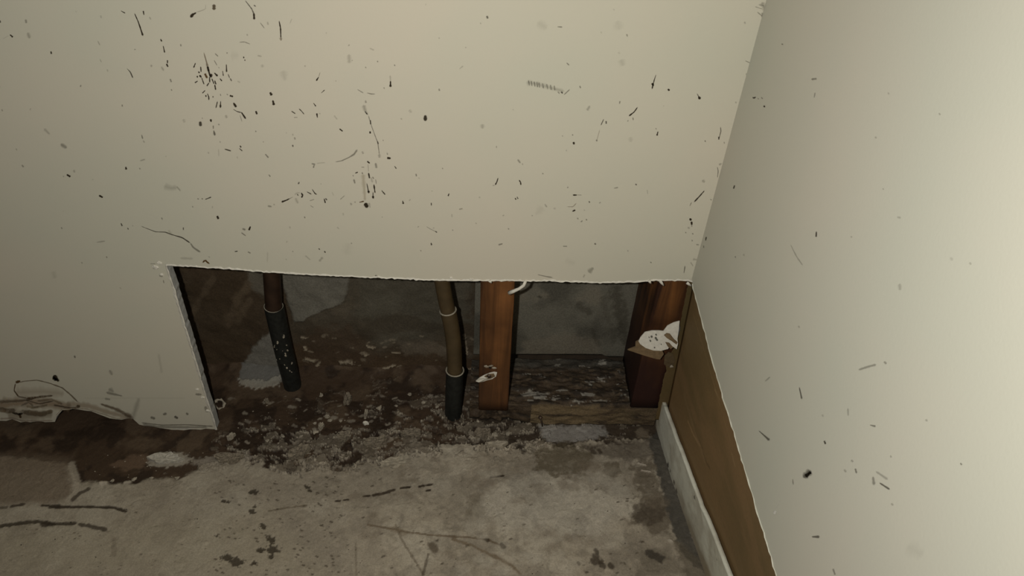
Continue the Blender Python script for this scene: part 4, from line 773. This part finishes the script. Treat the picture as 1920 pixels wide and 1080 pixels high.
# curled ring of skim coat by the cut drywall corner
rg = onF(412, 760); V, Fc = torus(np.array([rg[0], rg[1], fz(rg[0], rg[1])+.004]), (.1, -.75, .65), .0062, .0017, 16, 6)
V = [v*1.0+np.array([math.sin(i*1.3)*.0011, math.cos(i*.7)*.0008, math.sin(i*.37+1)*.0012]) for i, v in enumerate(V)]
o = mesh_obj('plaster_ring', V, Fc, M_chip, None, True, tuple(rg)); tag(o, 'small curled ring of pale plaster beside the cut drywall corner', 'plaster ring')
def flake(x, y, wpx, hpx, mat, label, seed=0, thick=.0016, rot=0., lift=.0008, n=18):
    p = onF(x, y); sc_ = 1/1750.; z = fz(p[0], p[1]) if p[1] < .715 else p[2]; r = random.Random(seed); V = []; Fc = []
    ang = [2*math.pi*i/n for i in range(n)]; rad = [r.uniform(.55, 1.2) for _ in range(n)]; rad = [(rad[i]*2+rad[i-1])/3 for i in range(n)]
    cs_, sn_ = math.cos(rot), math.sin(rot)
    def pt(a, q, h): u, v_ = math.cos(a)*q*wpx*sc_/2, math.sin(a)*q*hpx*sc_/2*1.35; return (u*cs_-v_*sn_, u*sn_+v_*cs_, h)
    for k_, (q, h) in enumerate(((1, -.001), (1, thick), (.72, thick*.85), (.35, thick*.6))):
        for a, rd in zip(ang, rad): V.append(pt(a, q*rd, h+(r.uniform(-.3, .6)*thick if k_ else 0)+lift*(k_ == 1)*r.random()))
    V.append((0, 0, thick*.8)); m = len(V)-1
    for k_ in range(3):
        for i in range(n): j = (i+1) % n; Fc.append((k_*n+i, k_*n+j, (k_+1)*n+j, (k_+1)*n+i))
    for i in range(n): Fc.append((3*n+i, 3*n+(i+1) % n, m))
    me = bpy.data.meshes.new('plaster_flake'); me.from_pydata(V, [], Fc); me.materials.append(mat)
    o = bpy.data.objects.new('plaster_flake', me); o.location = (p[0], p[1], z+.0003); return tag(link(o), label, 'plaster flake')
flake(433, 819, 22, 11, M_chip, 'elongated pale plaster chip just right of the cut drywall corner', 3, .003, .9)
flake(398, 796, 9, 14, M_chip, 'pale plaster chip tucked under the cut drywall corner', 5, .003)
flake(686, 775, 9, 22, M_chip, 'tall pale plaster chip lying on the mud under the hole', 6, .003)
flake(685, 792, 16, 8, M_paper, 'white plaster chip at the foot of the tall chip', 7)
flake(602, 800, 14, 19, M_chip, 'rounded pale plaster chip between the two pipes', 8, .003)
flake(613, 780, 17, 7, M_chip, 'flat tan plaster chip between the two pipes', 9)
flake(652, 748, 22, 26, M_crust, 'crumbly grey plaster lump behind the tall chip', 10, .004)
flake(867, 788, 9, 16, M_crust, 'upright tan plaster chip against the foot of the bronze pipe', 11, .006)
flake(863, 804, 18, 13, M_crust, 'tan plaster lump in front of the bronze pipe', 12, .003)
flake(932, 838, 56, 13, M_chip, 'long pale plaster flake in front of the middle stud', 13, .0025)
flake(905, 815, 44, 26, M_crust, 'rough tan plaster lump below the middle stud', 14, .004)
flake(312, 861, 70, 24, M_paper2, 'large white plaster flake on the mud below the left wall', 15, .0022)
flake(430, 862, 80, 22, M_crust, 'broad tan crust of plaster right of the white flake', 21, .0022)
flake(500, 752-0, 12, 9, M_crust, 'small curled plaster chip under the black-sleeved pipe', 22, .0025)
flake(700, 832, 60, 22, M_crust, 'jagged crust of tan plaster in the mud between pipes', 23, .003, .3)
flake(560, 850, 50, 26, M_crust, 'ragged tan plaster crust at the mud edge under the hole', 24, .003, .5)
flake(640, 818, 46, 22, M_crust, 'ragged tan plaster crust right of the rounded chip', 25, .003, .4)
flake(770, 812, 52, 16, M_crust, 'long tan plaster crust left of the bronze pipe foot', 26, .003, .15)
flake(740, 868, 70, 24, M_chip, 'broad pale plaster flake lying at the concrete edge', 27, .0014, .25)
flake(1229, 769, 10, 9, M_paper, 'white plaster crumb at the torn end of the drywall strip', 16, .005)
rs = random.Random(17)
zones = [((580, 738, 645, 795), 4, 'on the mud between the two pipes'), ((700, 738, 828, 785), 5, 'on the mud left of the bronze pipe'),
         ((485, 805, 640, 845), 5, 'at the muddy edge right of the cut drywall'), ((885, 780, 1000, 826), 4, 'in front of the middle stud'), ((195, 893, 345, 904), 4, 'at the mud edge below the left wall')]
ORD = ['first', 'second', 'third', 'fourth', 'fifth']
for zi, ((x0, y0, x1, y1), n, where) in enumerate(zones):
    for i in range(n):
        k = rs.uniform(6, 9); x = x0+(x1-x0)*(i+.5+rs.uniform(-.2, .2))/n
        crumb(x, rs.uniform(y0, y1), k*rs.uniform(.9, 1.7), k, M_chip, 'pale plaster crumb '+where+', '+ORD[i]+' from left', 'plaster crumbs '+where, 'plaster_crumb', seed=i+40*zi, thick=rs.uniform(.0012, .0022), rot=rs.uniform(0, 3), sub=1)
def grit(name, n, pick, mat, smin, smax, seed):
    r = random.Random(seed); V = []; Fc = []
    for i in range(n):
        x, y = pick(r); p = onF(x, y); z = fz(p[0], p[1]) if p[1] < .72 else p[2]; c = np.array([p[0], p[1], z]); k = len(V); s_ = r.uniform(smin, smax); m = 5
        a0 = r.uniform(0, 6)
        for j in range(m): t = a0+j*2*math.pi/m; q = r.uniform(.6, 1.4); V.append(c+np.array([math.cos(t)*s_*q*1.3, math.sin(t)*s_*q, -.0003]))
        V.append(c+np.array([0, 0, s_*r.uniform(.4, .9)])); Fc += [(k+j, k+(j+1) % m, k+m) for j in range(m)]
    return tag(mesh_obj(name, V, Fc, mat, floor), kind='stuff')
grit('plaster_grit', 170, lambda r: (r.uniform(440, 1000), min(866, max(735, r.gauss(820, 26)))), M_chip, .0004, .0013, 5)
grit('plaster_grit', 50, lambda r: (r.uniform(150, 480), r.uniform(848, 905)), M_chip, .0004, .0011, 6)
grit('dark_grit', 130, lambda r: (r.uniform(0, 1230), r.uniform(885, 1078)), M_dark, .0003, .0009, 7)
